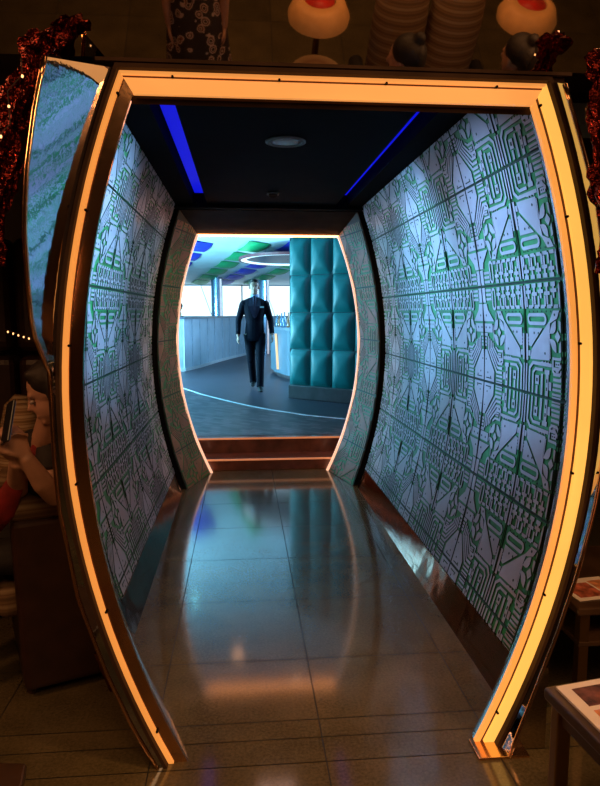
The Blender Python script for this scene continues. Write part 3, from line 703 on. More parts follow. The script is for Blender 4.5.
# balustrade counter curving round on the left
BC = [(-3.2, 12.6), (-2.2, 13.2), (-1.26, 14.2), (-0.98, 15.2), (-0.70, 16.6), (-0.36, 18.0), (0.02, 19.4), (0.4, 20.4)]
bl = thing('bar_counter', 'long curved pale blue bar counter on the left behind the man', 'counter', (-1.26, 14.2, ZF))
g = MB(); g.loft([[(x, y, z) for x, y in BC] + [(x-0.22, y+0.14, z) for x, y in BC[::-1]] for z in (ZF, 1.40)]); part(bl, 'front_panel', g, M['bar_panel'])
g = MB(); g.loft([[(x+0.05, y-0.03, z) for x, y in BC] + [(x-0.28, y+0.17, z) for x, y in BC[::-1]] for z in (1.40, 1.445)]); part(bl, 'counter_top', g, M['rail'])
g = MB(); g.loft([[(x+0.03, y-0.02, z) for x, y in BC] + [(x-0.02, y+0.01, z) for x, y in BC[::-1]] for z in (ZF, ZF+0.06)]); part(bl, 'foot_rail', g, M['floor_strip'])
for i in range(1, len(BC)-1):
    for f_ in (0, 0.5):
        x = BC[i][0]+(BC[i+1][0]-BC[i][0])*f_; y = BC[i][1]+(BC[i+1][1]-BC[i][1])*f_
        g = MB(); g.bar((x+0.004, y-0.003, ZF+0.07), (x+0.004, y-0.003, 1.39), 0.02, 0.02, (0, 1, 0)); part(bl, 'panel_joint', g, M['panel_joint'])
# right bar with a lit end and bottles
RB = [(0.60, 13.9), (0.66, 13.0), (0.83, 12.2), (1.15, 11.6), (1.7, 11.2)]
rb = thing('bar_counter', 'rounded bar end with an orange light line, right of the walking man', 'counter', (0.83, 12.2, ZF))
g = MB(); g.loft([[(x, y, z) for x, y in RB] + [(x+0.35, y+0.25, z) for x, y in RB[::-1]] for z in (ZF+0.08, 1.20)]); part(rb, 'front_panel', g, M['bar_panel_dark'])
g = MB(); g.loft([[(x+0.05, y+0.03, z) for x, y in RB] + [(x+0.32, y+0.22, z) for x, y in RB[::-1]] for z in (ZF, ZF+0.08)]); part(rb, 'plinth', g, M['plinth'])
g = MB(); g.loft([[(x-0.05, y-0.03, z) for x, y in RB] + [(x+0.38, y+0.28, z) for x, y in RB[::-1]] for z in (1.20, 1.25)]); part(rb, 'counter_top', g, M['rail'])
g = MB(); g.bar((0.69, 12.78, ZF+0.15), (0.655, 12.86, 1.12), 0.045, 0.03, (0, 1, 0)); part(rb, 'light_line', g, M['orange_lamp'])
for k in range(7):
    x = 0.62+0.055*k+random.uniform(-0.01, 0.01); y = 13.85-0.28*k+0.25; hgt = random.uniform(0.20, 0.34)
    x = 0.66+0.10*k*0.8; y = 13.75-0.26*k if k < 4 else 12.9-0.2*(k-4)
    x = [0.74, 0.77, 0.80, 0.84, 0.90, 0.95, 1.02][k]; y = [13.9, 13.6, 13.3, 13.0, 12.7, 12.5, 12.35][k]
    t = thing('bottle', 'small bottle in the row standing on the right bar counter', 'bottle', (x, y, 1.25), 0, 'bottles on the right bar counter')
    g = MB(); g.lathe([(0.036, 0), (0.038, 0.02), (0.038, hgt*0.6), (0.014, hgt*0.76), (0.013, hgt)], n=12); local(t, 'body', g, M['bottle_amber' if k % 3 == 1 else 'bottle'], smooth=True)
    g = MB(); g.lathe([(0.0145, hgt), (0.0145, hgt+0.025)], n=10); local(t, 'cap', g, M['plastic'])
# round canopy over the bar
rc = thing('ring_canopy', 'round dark canopy with glowing white rim hanging over the bar', 'ceiling canopy', (0.95, 13.6, 2.6))
def rc_ring(mb, r0, r1, z0_, z1_, mi=0, n=48):
    c = Vector((0.95, 13.6, 0))
    mb.loft([[c+Vector((r*math.cos(2*math.pi*k/n), r*1.5*math.sin(2*math.pi*k/n), z)) for k in range(n)] for r, z in ((r0, z0_), (r1, z0_), (r1, z1_), (r0, z1_), (r0, z0_))], False, mi)
g = MB(); rc_ring(g, 0.02, 0.86, 2.62, 2.66); part(rc, 'soffit', g, M['ring'])
g = MB(); rc_ring(g, 0.86, 0.97, 2.60, 2.64); part(rc, 'cove_light', g, M['cove'], smooth=False)
g = MB(); rc_ring(g, 0.97, 1.01, 2.59, 2.64); part(rc, 'rim', g, M['ring_red'])
for k in range(3):
    an = 0.6+2.1*k; g = MB(); g.tube([(0.95+0.5*math.cos(an), 13.6+0.6*math.sin(an), 2.66), (0.95+0.5*math.cos(an), 13.6+0.6*math.sin(an), zc_far(13.6))], 0.015, 8); part(rc, 'hanger', g, M['mullion'])
# teal tufted wall block
P0 = Vector((0.68, 9.55, ZF)); P1 = Vector((1.80, 8.55, ZF)); dv = (P1-P0); Ltot = dv.length; dv.normalize(); nv = Vector((dv.y, -dv.x, 0))
tb = thing('tufted_wall_panel', 'teal padded wall block of square tufted cushions on a brown plinth', 'wall panel', tuple(P0))
g = MB(); 
def blk(mb, s0, s1, z0_, z1_, d0, d1, mi=0):
    c = [P0+dv*s+nv*d for s, d in ((s0, d0), (s1, d0), (s1, d1), (s0, d1))]
    mb.loft([[(p.x, p.y, z) for p in c] for z in (z0_, z1_)], True, mi)
blk(g, 0, Ltot, ZF+0.20, 3.05, -0.30, -0.02); part(tb, 'backing', g, M['teal_gap'])
g = MB(); blk(g, 0, Ltot, ZF, ZF+0.20, -0.30, 0.02); part(tb, 'plinth', g, M['plinth'], bevel=0.01)
cw = 0.375; rh = 0.530
for i in range(4):
    for j in range(5):
        s0, s1 = i*cw+0.004, (i+1)*cw-0.004; z0_, z1_ = ZF+0.20+j*rh+0.004, ZF+0.20+(j+1)*rh-0.004
        N = 10; g = MB(); rows = []
        for a_ in range(N+1):
            row = []
            for b_ in range(N+1):
                u, v = a_/N*2-1, b_/N*2-1
                hh = 0.085*((1-u**4)*(1-v**4))**0.5*(1-0.35*max(abs(u), abs(v))) - 0.02
                p = P0+dv*(s0+(s1-s0)*a_/N)+nv*hh; row.append((p.x, p.y, z0_+(z1_-z0_)*b_/N))
            rows.append(row)
        g.loft(rows, False, 0, closed=False); part(tb, 'cushion', g, M['teal'], smooth=True)

# ------------------------------------------------------------------ people
def remeshed(mb, name, voxel, mats, parent=None, smooth_it=3, loc=None):
    me = mb.mesh(name+'_raw')
    b = bmesh.new(); b.from_mesh(me); bmesh.ops.recalc_face_normals(b, faces=b.faces); b.to_mesh(me); b.free()
    o = bpy.data.objects.new(name+'_raw', me); COL.objects.link(o)
    m = o.modifiers.new('r', 'REMESH'); m.mode = 'VOXEL'; m.voxel_size = voxel
    s_ = o.modifiers.new('s', 'SMOOTH'); s_.factor = 0.5; s_.iterations = smooth_it
    dg = bpy.context.evaluated_depsgraph_get(); dg.update()
    nm = bpy.data.meshes.new_from_object(o.evaluated_get(dg)); nm.name = name
    bpy.data.objects.remove(o); bpy.data.meshes.remove(me)
    nm.materials.clear()
    for x in (mats if isinstance(mats, (list, tuple)) else [mats]): nm.materials.append(x)
    return link(name, nm, parent, True)
def V(*a): return Vector(a)
def head_geo(mb, c, fwd, up, s=1.0):
    """head with brow, nose, chin and ears around centre c"""
    fwd = Vector(fwd).normalized(); up = Vector(up); rt = fwd.cross(up).normalized(); up = rt.cross(fwd)
    rot = Matrix((rt, fwd, up)).transposed()
    def at(r_, f_, u_): return Vector(c)+rt*r_*s+fwd*f_*s+up*u_*s
    mb.ball(at(0, -0.012, 0.025), (0.076*s, 0.094*s, 0.092*s), rot=rot)
    mb.ball(at(0, 0.030, -0.045), (0.057*s, 0.060*s, 0.072*s), rot=rot)      # face and jaw
    mb.ball(at(0, 0.068, -0.098), (0.026*s, 0.022*s, 0.018*s), rot=rot)      # chin
    mb.ball(at(0, 0.073, 0.020), (0.050*s, 0.016*s, 0.014*s), rot=rot)       # brow
    mb.tube([at(0, 0.080, 0.012), at(0, 0.104, -0.032), at(0, 0.088, -0.040)], [0.009*s, 0.014*s, 0.010*s], 8)
    mb.ball(at(0, 0.086, -0.068), (0.024*s, 0.010*s, 0.010*s), rot=rot)      # lips
    for q in (-1, 1): mb.ball(at(q*0.077, -0.005, -0.010), (0.012*s, 0.020*s, 0.032*s), rot=rot)
    return at
def hand_geo(mb, wrist, d, palm_n, s=1.0, curl=0.5, thumb=1):
    """palm, four bent fingers of unequal length and a thumb from the palm's side"""
    d = Vector(d).normalized(); n = Vector(palm_n); n = (n-d*n.dot(d)).normalized(); sd = d.cross(n)
    w = Vector(wrist)
    mb.tube([w, w+d*0.035*s, w+d*0.085*s], [(0.026*s, 0.018*s), (0.038*s, 0.016*s), (0.040*s, 0.014*s)], 10, side=tuple(sd))
    for k, L in enumerate((0.066, 0.078, 0.072, 0.056)):
        b = w+d*0.078*s+sd*(0.030-0.020*k)*s*thumb
        p1 = b+d*L*0.45*s*math.cos(curl*0.4)+n*L*0.45*s*math.sin(curl*0.4)
        p2 = p1+d*L*0.33*s*math.cos(curl*1.1)+n*L*0.33*s*math.sin(curl*1.1)
        p3 = p2+d*L*0.25*s*math.cos(curl*1.7)+n*L*0.25*s*math.sin(curl*1.7)
        mb.tube([b-d*0.02*s, b, p1, p2, p3], [0.0095*s, 0.0095*s, 0.0088*s, 0.0080*s, 0.0065*s], 8)
    b = w+d*0.022*s+sd*0.028*s*thumb
    mb.tube([b, b+d*0.030*s+sd*0.026*s*thumb+n*0.008*s, b+d*0.058*s+sd*0.034*s*thumb+n*0.018*s, b+d*0.078*s+sd*0.033*s*thumb+n*0.026*s], [0.014*s, 0.012*s, 0.0095*s, 0.0075*s], 8)
def eyes_brow(at, par, s, fw):
    for q in (-1, 1):
        g = MB(); g.ball(at(q*0.031, 0.079, -0.004), (0.0095*s,)*3, 10, 7); part(par, 'eye', g, M['eye_white'], smooth=True)
        g = MB(); g.ball(at(q*0.031, 0.0860, -0.006), (0.0045*s,)*3, 8, 6); part(par, 'iris', g, M['hair'], smooth=True)

# --- the walking man in the bar
mx, my = 0.20, 10.7
man = thing('person', 'man in a dark navy suit and tie walking towards the passage in the bar', 'person', (mx, my, ZF))
def P(x, y, z): return (mx+x, my+y, ZF+z)
hip = {1: P(0.095, 0.0, 0.92), -1: P(-0.095, 0.0, 0.92)}
knee = {1: P(0.085, -0.14, 0.51), -1: P(-0.060, -0.02, 0.50)}
ank = {1: P(0.075, -0.26, 0.10), -1: P(-0.025, 0.26, 0.13)}
sho = {1: P(0.180, 0.0, 1.43), -1: P(-0.180, 0.0, 1.43)}
elb = {1: P(0.262, 0.05, 1.14), -1: P(-0.262, 0.03, 1.13)}
wri = {1: P(0.285, -0.05, 0.90), -1: P(-0.270, -0.06, 0.885)}
g = MB()
g.tube([P(0, 0, 0.86), P(0, 0, 0.98), P(0, 0, 1.10), P(0, 0, 1.28), P(0, 0.0, 1.42), P(0, 0.0, 1.49)], [(0.150, 0.10), (0.155, 0.105), (0.135, 0.09), (0.165, 0.105), (0.175, 0.09), (0.09, 0.07)], 16, side=(1, 0, 0))
g.tube([P(0, 0.0, 1.44), P(0, -0.005, 1.52), P(0, -0.015, 1.60)], [0.062, 0.056, 0.056], 12)
for q in (-1, 1):
    g.tube([sho[q], elb[q], wri[q]], [0.048, 0.040, 0.028], 12); g.ball((sho[q][0]*1.0-q*0.02, sho[q][1], sho[q][2]-0.03), 0.048)
    g.tube([hip[q], knee[q], ank[q]], [0.088, 0.056, 0.040], 12)
    g.tube([(ank[q][0], ank[q][1]+0.04, ank[q][2]-0.045), (ank[q][0], ank[q][1]-0.05, ank[q][2]-0.055), (ank[q][0]+q*0.01, ank[q][1]-0.13, ank[q][2]-0.068)], [(0.022, 0.022), (0.030, 0.024), (0.024, 0.012)], 10, side=(1, 0, 0))
    hand_geo(g, wri[q], (q*0.10, -0.20, -1), (-q, 0.1, 0), 1.0, 0.75, thumb=1 if q < 0 else -1)
at = head_geo(g, P(0.0, -0.025, 1.675), (0.0, -1, 0.03), (0, 0, 1), 1.03)
body = remeshed(g, 'body', 0.0075, M['skin_tan'], man, 2)
eyes_brow(at, body, 1.03, None)
g = MB(); rot = None
c_ = at(0, -0.022, 0.050)
g.ball(c_, (0.083, 0.096, 0.080)); 
g.ball(at(0, 0.045, 0.098), (0.062, 0.045, 0.030)); 
for q in (-1, 1): g.ball(at(q*0.070, -0.015, 0.020), (0.014, 0.045, 0.05))
hr = remeshed(g, 'hair', 0.008, M['hair'], man, 3)
# jacket
g = MB()
g.tube([P(0, 0, 0.80), P(0, 0, 0.96), P(0, 0, 1.12), P(0, 0, 1.28), P(0, 0.0, 1.40), P(0, 0.005, 1.465), P(0, 0.01, 1.505)], [(0.172, 0.130), (0.158, 0.120), (0.138, 0.106), (0.176, 0.122), (0.200, 0.112), (0.165, 0.09), (0.075, 0.066)], 20, side=(1, 0, 0))
for q in (-1, 1):
    e = Vector(elb[q]); w_ = Vector(wri[q]); g.ball((sho[q][0]-q*0.012, sho[q][1], sho[q][2]-0.028), (0.070, 0.070, 0.060))
    g.tube([Vector(sho[q])+Vector((0, 0, -0.035)), e, e+(w_-e)*0.92], [0.064, 0.050, 0.040], 14)
jk = remeshed(g, 'jacket', 0.010, M['suit'], man, 3)
for q in (-1, 1):   # lapels
    g = MB(); g.loft([[P(q*0.030, -0.083, 1.515), P(q*0.085, -0.078, 1.495), P(q*0.088, -0.090, 1.49), P(q*0.030, -0.096, 1.505)], [P(q*0.022, -0.125, 1.36), P(q*0.105, -0.120, 1.37), P(q*0.105, -0.132, 1.37), P(q*0.022, -0.137, 1.36)], [P(q*0.002, -0.118, 1.17), P(q*0.030, -0.118, 1.19), P(q*0.030, -0.130, 1.19), P(q*0.002, -0.130, 1.17)]])
    part(jk, 'lapel', g, M['tie'])
g = MB(); g.box(P(0.085, -0.137, 1.335), P(0.150, -0.128, 1.360)); part(jk, 'pocket_square', g, M['white_cloth'])
for z in (1.12, 1.02):
    g = MB(); g.ball(P(0.006, -0.126, z), 0.009, 8, 6); part(jk, 'button', g, M['black'])
g = MB(); g.add([P(-0.055, -0.085, 1.525), P(0.055, -0.085, 1.525), P(0.028, -0.131, 1.30), P(0.0, -0.126, 1.18), P(-0.028, -0.131, 1.30)], [(0, 1, 2, 3, 4)]); g.add([P(-0.055, -0.070, 1.525), P(0.055, -0.070, 1.525), P(0.028, -0.11, 1.30), P(0.0, -0.11, 1.18), P(-0.028, -0.11, 1.30)], [(4, 3, 2, 1, 0)])
g.tube([P(0, -0.010, 1.495), P(0, -0.018, 1.555)], [0.070, 0.064], 16)
part(man, 'shirt', g, M['shirt'])
g = MB(); g.loft([[P(-0.018, -0.105, 1.53), P(0.018, -0.105, 1.53), P(0.018, -0.090, 1.53), P(-0.018, -0.090, 1.53)], [P(-0.013, -0.116, 1.495), P(0.013, -0.116, 1.495), P(0.013, -0.100, 1.495), P(-0.013, -0.10, 1.495)], [P(-0.026, -0.142, 1.30), P(0.026, -0.142, 1.30), P(0.026, -0.128, 1.30), P(-0.026, -0.128, 1.30)], [P(-0.006, -0.137, 1.17), P(0.006, -0.137, 1.17), P(0.006, -0.125, 1.17), P(-0.006, -0.125, 1.17)]]); part(man, 'tie', g, M['tie'])
g = MB()
g.tube([P(0, 0, 0.82), P(0, 0, 0.93), P(0, 0, 1.02)], [(0.145, 0.11), (0.145, 0.11), (0.13, 0.10)], 16, side=(1, 0, 0))
for q in (-1, 1):
    h_ = Vector(hip[q]); k_ = Vector(knee[q]); a_ = Vector(ank[q])
    g.tube([h_, h_+(k_-h_)*0.5, k_, k_+(a_-k_)*0.55, a_+Vector((0, 0, -0.035))], [0.088, 0.084, 0.070, 0.062, 0.058], 14)
part_tr = remeshed(g, 'trousers', 0.010, M['trouser'], man, 3)
for q in (-1, 1):
    x, y, z = ank[q]; g = MB(); lift = 0.0 if q > 0 else 0.035
    g.tube([(x, y+0.075, z-0.055), (x, y+0.05, z-0.05), (x, y-0.04, z-0.048), (x+q*0.008, y-0.13, z-0.062), (x+q*0.012, y-0.205, z-0.072), (x+q*0.012, y-0.235, z-0.078)], [(0.02, 0.03), (0.036, 0.042), (0.040, 0.046), (0.046, 0.034), (0.038, 0.024), (0.014, 0.012)], 12, side=(1, 0, 0))
    part(man, 'shoe', g, M['shoe'], smooth=True, sub=1)

# --- seated visitor with a phone at the left, in a brown leather armchair
FD = Vector((-0.92, -0.39, 0)).normalized(); SD = Vector((-0.39, 0.92, 0)).normalized()     # chair faces FD; SD points to its far side
CO = Vector((-0.885, 2.475, 0))
def Cp(b, s, z): return CO - FD*b + SD*s + Vector((0, 0, z))
ch = thing('armchair', 'dark brown leather armchair with striped arm tops beside the left of the portal', 'armchair', tuple(Cp(0.2, 0.28, 0)))
def slab(mb, b0, b1, s0, s1, z0_, z1_, tb0=None, tb1=None, mi=0):
    """box in chair axes; tb0, tb1 are b0, b1 at the top"""
    tb0 = b0 if tb0 is None else tb0; tb1 = b1 if tb1 is None else tb1
    mb.loft([[Cp(b0, s0, z0_), Cp(b1, s0, z0_), Cp(b1, s1, z0_), Cp(b0, s1, z0_)], [Cp(tb0, s0, z1_), Cp(tb1, s0, z1_), Cp(tb1, s1, z1_), Cp(tb0, s1, z1_)]], True, mi)
g = MB(); slab(g, 0.02, 0.36, 0.02, 0.58, 0.03, 0.30); part(ch, 'base', g, M['brown_leather'], bevel=0.02)
for s0, lab in ((0.0, 1), (0.47, 0)):
    g = MB(); slab(g, 0.02, 0.375, s0, s0+0.12, 0.03, 0.73, 0.0, 0.26); ar = part(ch, 'arm', g, M['brown_leather'], bevel=0.025, seg=3)
    g = MB(); g.tube([Cp(-0.02, s0+0.06, 0.745), Cp(0.02, s0+0.06, 0.77), Cp(0.15, s0+0.06, 0.775), Cp(0.24, s0+0.06, 0.77)], [(0.03, 0.03), (0.068, 0.058), (0.072, 0.062), (0.06, 0.05)], 16, side=tuple(SD)); o = part(ar, 'arm_pad', g, M['stripe_dark'], smooth=True); o['label'] = 'brown striped arm pad'
g = MB(); slab(g, 0.27, 0.40, 0.02, 0.57, 0.03, 0.72, 0.17, 0.26); part(ch, 'backrest', g, M['brown_leather'], bevel=0.03, seg=3)
g = MB(); slab(g, -0.06, 0.26, 0.125, 0.465, 0.29, 0.43); o = part(ch, 'seat_cushion', g, M['stripe_dark'], bevel=0.04, seg=3); o['label'] = 'brown striped seat cushion'
for b, s_ in ((0.05, 0.06), (0.33, 0.06), (0.05, 0.54), (0.30, 0.54)):
    g = MB(); q = Cp(b, s_, 0); g.lathe([(0.018, 0), (0.022, 0.035)], tuple(q), 10); part(ch, 'foot', g, M['wood'])
vis = thing('person', 'seated person in black and red holding up a phone at the left edge', 'person', tuple(Cp(0.12, 0.28, 0.43)))
H = V(-0.700, 2.43, 1.235)
g = MB()
pel = V(-0.80, 2.80, 0.52); chest = V(-0.795, 2.64, 0.86); neck = V(-0.750, 2.50, 1.06)
g.tube([pel, pel.lerp(chest, 0.5), chest, neck.lerp(chest, 0.45)], [(0.125, 0.10), (0.11, 0.09), (0.12, 0.09), (0.09, 0.06)], 14, side=tuple(SD))
g.tube([neck.lerp(chest, 0.4), neck, H+V(0.0, 0.02, -0.06)], [0.055, 0.046, 0.046], 12)
shN = V(-0.735, 2.515, 0.99); elN = V(-0.700, 2.40, 0.845); wrN = V(-0.765, 2.315, 1.02)
shF = V(-0.87, 2.76, 0.98); elF = V(-0.89, 2.58, 0.80); wrF = V(-0.800, 2.33, 1.00)
for a_, b_, c_ in ((shN, elN, wrN), (shF, elF, wrF)):
    g.tube([a_, a_.lerp(b_, 0.5), b_, b_.lerp(c_, 0.35), c_], [0.050, 0.046, 0.036, 0.040, 0.026], 12); g.ball(a_, 0.052)
hand_geo(g, wrN, (-0.35, -0.15, 0.9), (-0.6, 0.5, 0.2), 0.95, 0.9, thumb=1)
hand_geo(g, wrF, (0.1, -0.15, 0.9), (0.3, -0.5, 0.1), 0.95, 0.9, thumb=-1)
for s_ in (-0.09, 0.09):
    k0 = pel+SD*s_; k1 = pel+FD*0.36+SD*s_+V(0, 0, 0.03); k2 = k1+FD*0.04+V(0, 0, -0.44)
    g.tube([k0, k1, k2], [0.085, 0.058, 0.042], 12); g.tube([k2+V(0, 0, -0.035)-FD*0.03, k2+FD*0.14+V(0, 0, -0.045)], [0.035, 0.025], 10)
at2 = head_geo(g, H, (-0.88, -0.25, -0.42), (-0.35, -0.05, 1.0), 0.90)
vb = remeshed(g, 'body', 0.0075, M['skin'], vis, 2)
eyes_brow(at2, vb, 0.90, None)
g = MB(); g.ball(at2(0, -0.022, 0.048), (0.080, 0.086, 0.078)); g.ball(at2(0, -0.075, 0.0), (0.062, 0.05, 0.080))
for q in (-1, 1):
    g.ball(at2(q*0.062, -0.025, 0.01), (0.030, 0.045, 0.075)); g.ball(at2(q*0.035, 0.022, 0.088), (0.04, 0.03, 0.025))
remeshed(g, 'hair', 0.009, M['hair'], vis, 3)
g = MB(); g.tube([pel+V(0, 0, -0.06), pel.lerp(chest, 0.5), chest, neck.lerp(chest, 0.42)], [(0.145, 0.12), (0.128, 0.108), (0.135, 0.105), (0.095, 0.07)], 16, side=tuple(SD))
for a_, b_ in ((shN, elN), (shF, elF)): g.ball(a_, 0.064); g.tube([a_, a_.lerp(b_, 0.5)], [0.062, 0.062], 12)
remeshed(g, 'blouse', 0.011, M['black_cloth'], vis, 3)
g = MB()
for s_ in (-0.09, 0.09):
    k0 = pel+SD*s_; k1 = pel+FD*0.36+SD*s_+V(0, 0, 0.03); k2 = k1+FD*0.03+V(0, 0, -0.36); g.tube([k0, k1, k2], [0.105, 0.078, 0.062], 12)
remeshed(g, 'trousers', 0.011, M['black_cloth'], vis, 3)
g = MB(); g.tube([V(-0.97, 2.50, 0.70), V(-0.91, 2.47, 0.78), V(-0.855, 2.45, 0.88), V(-0.80, 2.47, 0.97), V(-0.76, 2.50, 1.03)], [(0.022, 0.04), (0.028, 0.05), (0.018, 0.036), (0.015, 0.03), (0.010, 0.025)], 12, side=(0.4, -0.9, 0)); o = part(vis, 'scarf', g, M['red_cloth'], smooth=True); o['label'] = 'bright red scarf'
ph = thing('phone', 'dark phone held up in the hands of the seated person at left', 'phone', (-0.800, 2.27, 1.15))
ph.rotation_euler = (R(-18), R(-20), R(-52))
g = MB(); g.box((-0.038, -0.005, -0.075), (0.038, 0.005, 0.075)); local(ph, 'body', g, M['phone'], bevel=0.004)
g = MB(); g.box((-0.034, 0.0052, -0.068), (0.034, 0.0062, 0.068)); local(ph, 'screen', g, M['phone_screen'])

# a light striped armchair behind the seated visitor
def tub_chair(loc, rz, label, cat='armchair', group=None, mat='stripe_tan'):
    t = thing('striped_armchair', label, cat, loc, rz, group)
    g = MB(); g.box((-0.30, -0.30, 0.08), (0.30, 0.30, 0.30)); local(t, 'base', g, M['brown_leather'], bevel=0.03, seg=3)
    g = MB(); g.box((-0.23, -0.33, 0.30), (0.23, 0.20, 0.45)); local(t, 'seat_cushion', g, M[mat], bevel=0.05, seg=3)
    n = 11
    for k in range(3):   # vertical bolsters of the back
        x = -0.20+0.20*k
        g = MB(); g.tube([(x, 0.24, 0.34), (x, 0.25, 0.55), (x, 0.28, 0.80), (x, 0.31, 1.0), (x, 0.32, 1.06)], [(0.10, 0.09), (0.108, 0.10), (0.11, 0.10), (0.10, 0.085), (0.05, 0.04)], 16, side=(1, 0, 0)); local(t, 'back_bolster', g, M[mat], smooth=True)
    for sx in (-1, 1):
        g = MB(); g.tube([(sx*0.30, 0.24, 0.58), (sx*0.31, 0.0, 0.60), (sx*0.31, -0.24, 0.59), (sx*0.30, -0.32, 0.55)], [0.07, 0.085, 0.085, 0.05], 14); 
        g.box((sx*0.31-0.05, -0.28, 0.10), (sx*0.31+0.05, 0.26, 0.56)); local(t, 'arm', g, M[mat], smooth=True)
        for y in (-0.24, 0.24):
            g = MB(); g.lathe([(0.018, 0), (0.026, 0.085)], (sx*0.24, y, 0), 10); local(t, 'leg', g, M['wood'])
    return t
tub_chair((-1.47, 3.45, 0), R(-70), 'pale striped armchair behind the seated person with the phone')
bo = thing('booth_seat', 'tall dark brown padded booth against the wall at the left edge', 'booth', (-1.75, 4.3, 0))
for k in range(3):
    g = MB(); g.box((-2.45+0.5*k, 4.32, 0.42), (-1.97+0.5*k, 4.55, 1.25)); part(bo, 'back_cushion', g, M['brown_leather'], bevel=0.06, seg=3)
    g = MB(); g.box((-2.45+0.5*k, 4.30, 1.27), (-1.97+0.5*k, 4.56, 2.0)); part(bo, 'upper_cushion', g, M['brown_leather'], bevel=0.07, seg=3)
g = MB(); g.box((-2.46, 3.95, 0.0), (-0.96, 4.55, 0.40)); part(bo, 'seat', g, M['brown_leather'], bevel=0.05, seg=3)

# ------------------------------------------------------------------ red foil drapes and fairy lights on both sides
def foil(name, pts, r, label):
    g = MB(); n = 26; rings = []; N = 46
    for i in range(N):
        t = i/(N-1)*(len(pts)-1); k = min(int(t), len(pts)-2); c = Vector(pts[k]).lerp(Vector(pts[k+1]), t-k)
        ring = []
        for q in range(n):
            a = 2*math.pi*q/n
            rr = r*(0.75+0.30*math.sin(4*a+i*0.35)+0.18*math.sin(9*a-i*0.8)+random.uniform(-0.10, 0.10))*(0.8+0.25*math.sin(i*0.45))
            ring.append(c+Vector((rr*math.cos(a), rr*0.7*math.sin(a), random.uniform(-0.008, 0.008))))
        rings.append(ring)
    g.loft(rings); o = g.build(name, M['foil'], origin=pts[0]); tag(o, label, 'garland'); return o
foil('foil_garland', [(-0.50, 1.86, 2.25), (-0.54, 1.86, 2.19), (-0.58, 1.86, 2.08), (-0.622, 1.86, 1.96), (-0.66, 1.86, 1.81), (-0.69, 1.86, 1.65)], 0.052, 'crinkled dark red foil garland hanging left of the portal')
foil('foil_garland', [(1.03, 1.86, 2.26), (1.03, 1.86, 2.18), (1.035, 1.86, 2.08), (1.05, 1.86, 1.94), (1.07, 1.86, 1.80), (1.10, 1.86, 1.64)], 0.052, 'crinkled dark red foil garland hanging right of the portal')
def fairy(pts, label, n, loc):
    t = thing('fairy_light_string', label, 'string lights', loc)
    g = MB(); g.tube(pts, 0.0018, 6); part(t, 'wire', g, M['wire'])
    for k in range(n):
        f = (k+0.5)/n*(len(pts)-1); i = min(int(f), len(pts)-2); p = Vector(pts[i]).lerp(Vector(pts[i+1]), f-i)
        g = MB(); g.ball(p+Vector((0, 0, -0.006)), (0.0032, 0.0032, 0.0042), 8, 6); part(t, 'bulb', g, M['bulb'], smooth=True)
    return t
fairy([(-0.95+0.03*k, 2.72-0.01*k, 1.455-0.05*math.sin(math.pi*k/10*0.6)) for k in range(10)], 'string of tiny warm fairy lights above the seated person', 12, (-0.95, 2.72, 1.45))
fairy([(-0.55-0.012*k+0.015*math.sin(k*2.1), 1.79, 2.16-0.040*k) for k in range(14)], 'string of warm fairy lights wound down the left red garland', 7, (-0.55, 1.79, 2.16))
fairy([(0.995+0.006*k+0.012*math.sin(k*1.7), 1.80, 2.20-0.05*k) for k in range(14)], 'string of warm fairy lights wound down the right red garland', 7, (0.995, 1.80, 2.20))

# ------------------------------------------------------------------ magazine tables at the right
tz = 0.60
mt = thing('side_table', 'dark wooden side table in the lower right corner carrying an open magazine', 'table', (1.1, 1.15, 0))
g = MB(); g.add([(0.735, 1.452, tz-0.03), (0.80, 0.84, tz-0.03), (1.45, 0.90, tz-0.03), (1.40, 1.58, tz-0.03), (0.735, 1.452, tz), (0.80, 0.84, tz), (1.45, 0.90, tz), (1.40, 1.58, tz)], [(0, 3, 2, 1), (4, 5, 6, 7), (0, 1, 5, 4), (1, 2, 6, 5), (2, 3, 7, 6), (3, 0, 4, 7)]); part(mt, 'tabletop', g, M['wood'], bevel=0.006)
for x, y in ((0.775, 1.435), (0.83, 0.88), (1.41, 0.94), (1.36, 1.53)):
    g = MB(); g.box((x-0.018, y-0.018, 0), (x+0.018, y+0.018, tz-0.03)); part(mt, 'leg', g, M['brass'], bevel=0.004)
g = MB(); g.bar((0.775, 1.435, tz-0.055), (1.36, 1.53, tz-0.055), 0.02, 0.05); g2 = part(mt, 'apron', g, M['wood'])
g = MB(); g.bar((0.775, 1.435, tz-0.055), (0.83, 0.88, tz-0.055), 0.02, 0.05); part(mt, 'apron', g, M['wood'])
g = MB(); g.bar((0.775, 1.435, 0.18), (1.36, 1.53, 0.18), 0.02, 0.03); part(mt, 'stretcher', g, M['brass'])
mg = thing('magazine', 'open magazine with red and brown pictures on the corner side table', 'magazine', (0.95, 1.3, tz), 0)
base = [Vector((0.760, 1.440, tz)), Vector((0.800, 1.03, tz)), Vector((1.22, 1.06, tz)), Vector((1.20, 1.525, tz))]
def mp_(u, v, h): return (base[0].lerp(base[3], u)).lerp(base[1].lerp(base[2], u), v) + Vector((0, 0, h))
g = MB(); g.loft([[mp_(0, 0, h), mp_(1, 0, h), mp_(1, 1, h), mp_(0, 1, h)] for h in (0.0005, 0.007)]); part(mg, 'pages', g, M['paper'])
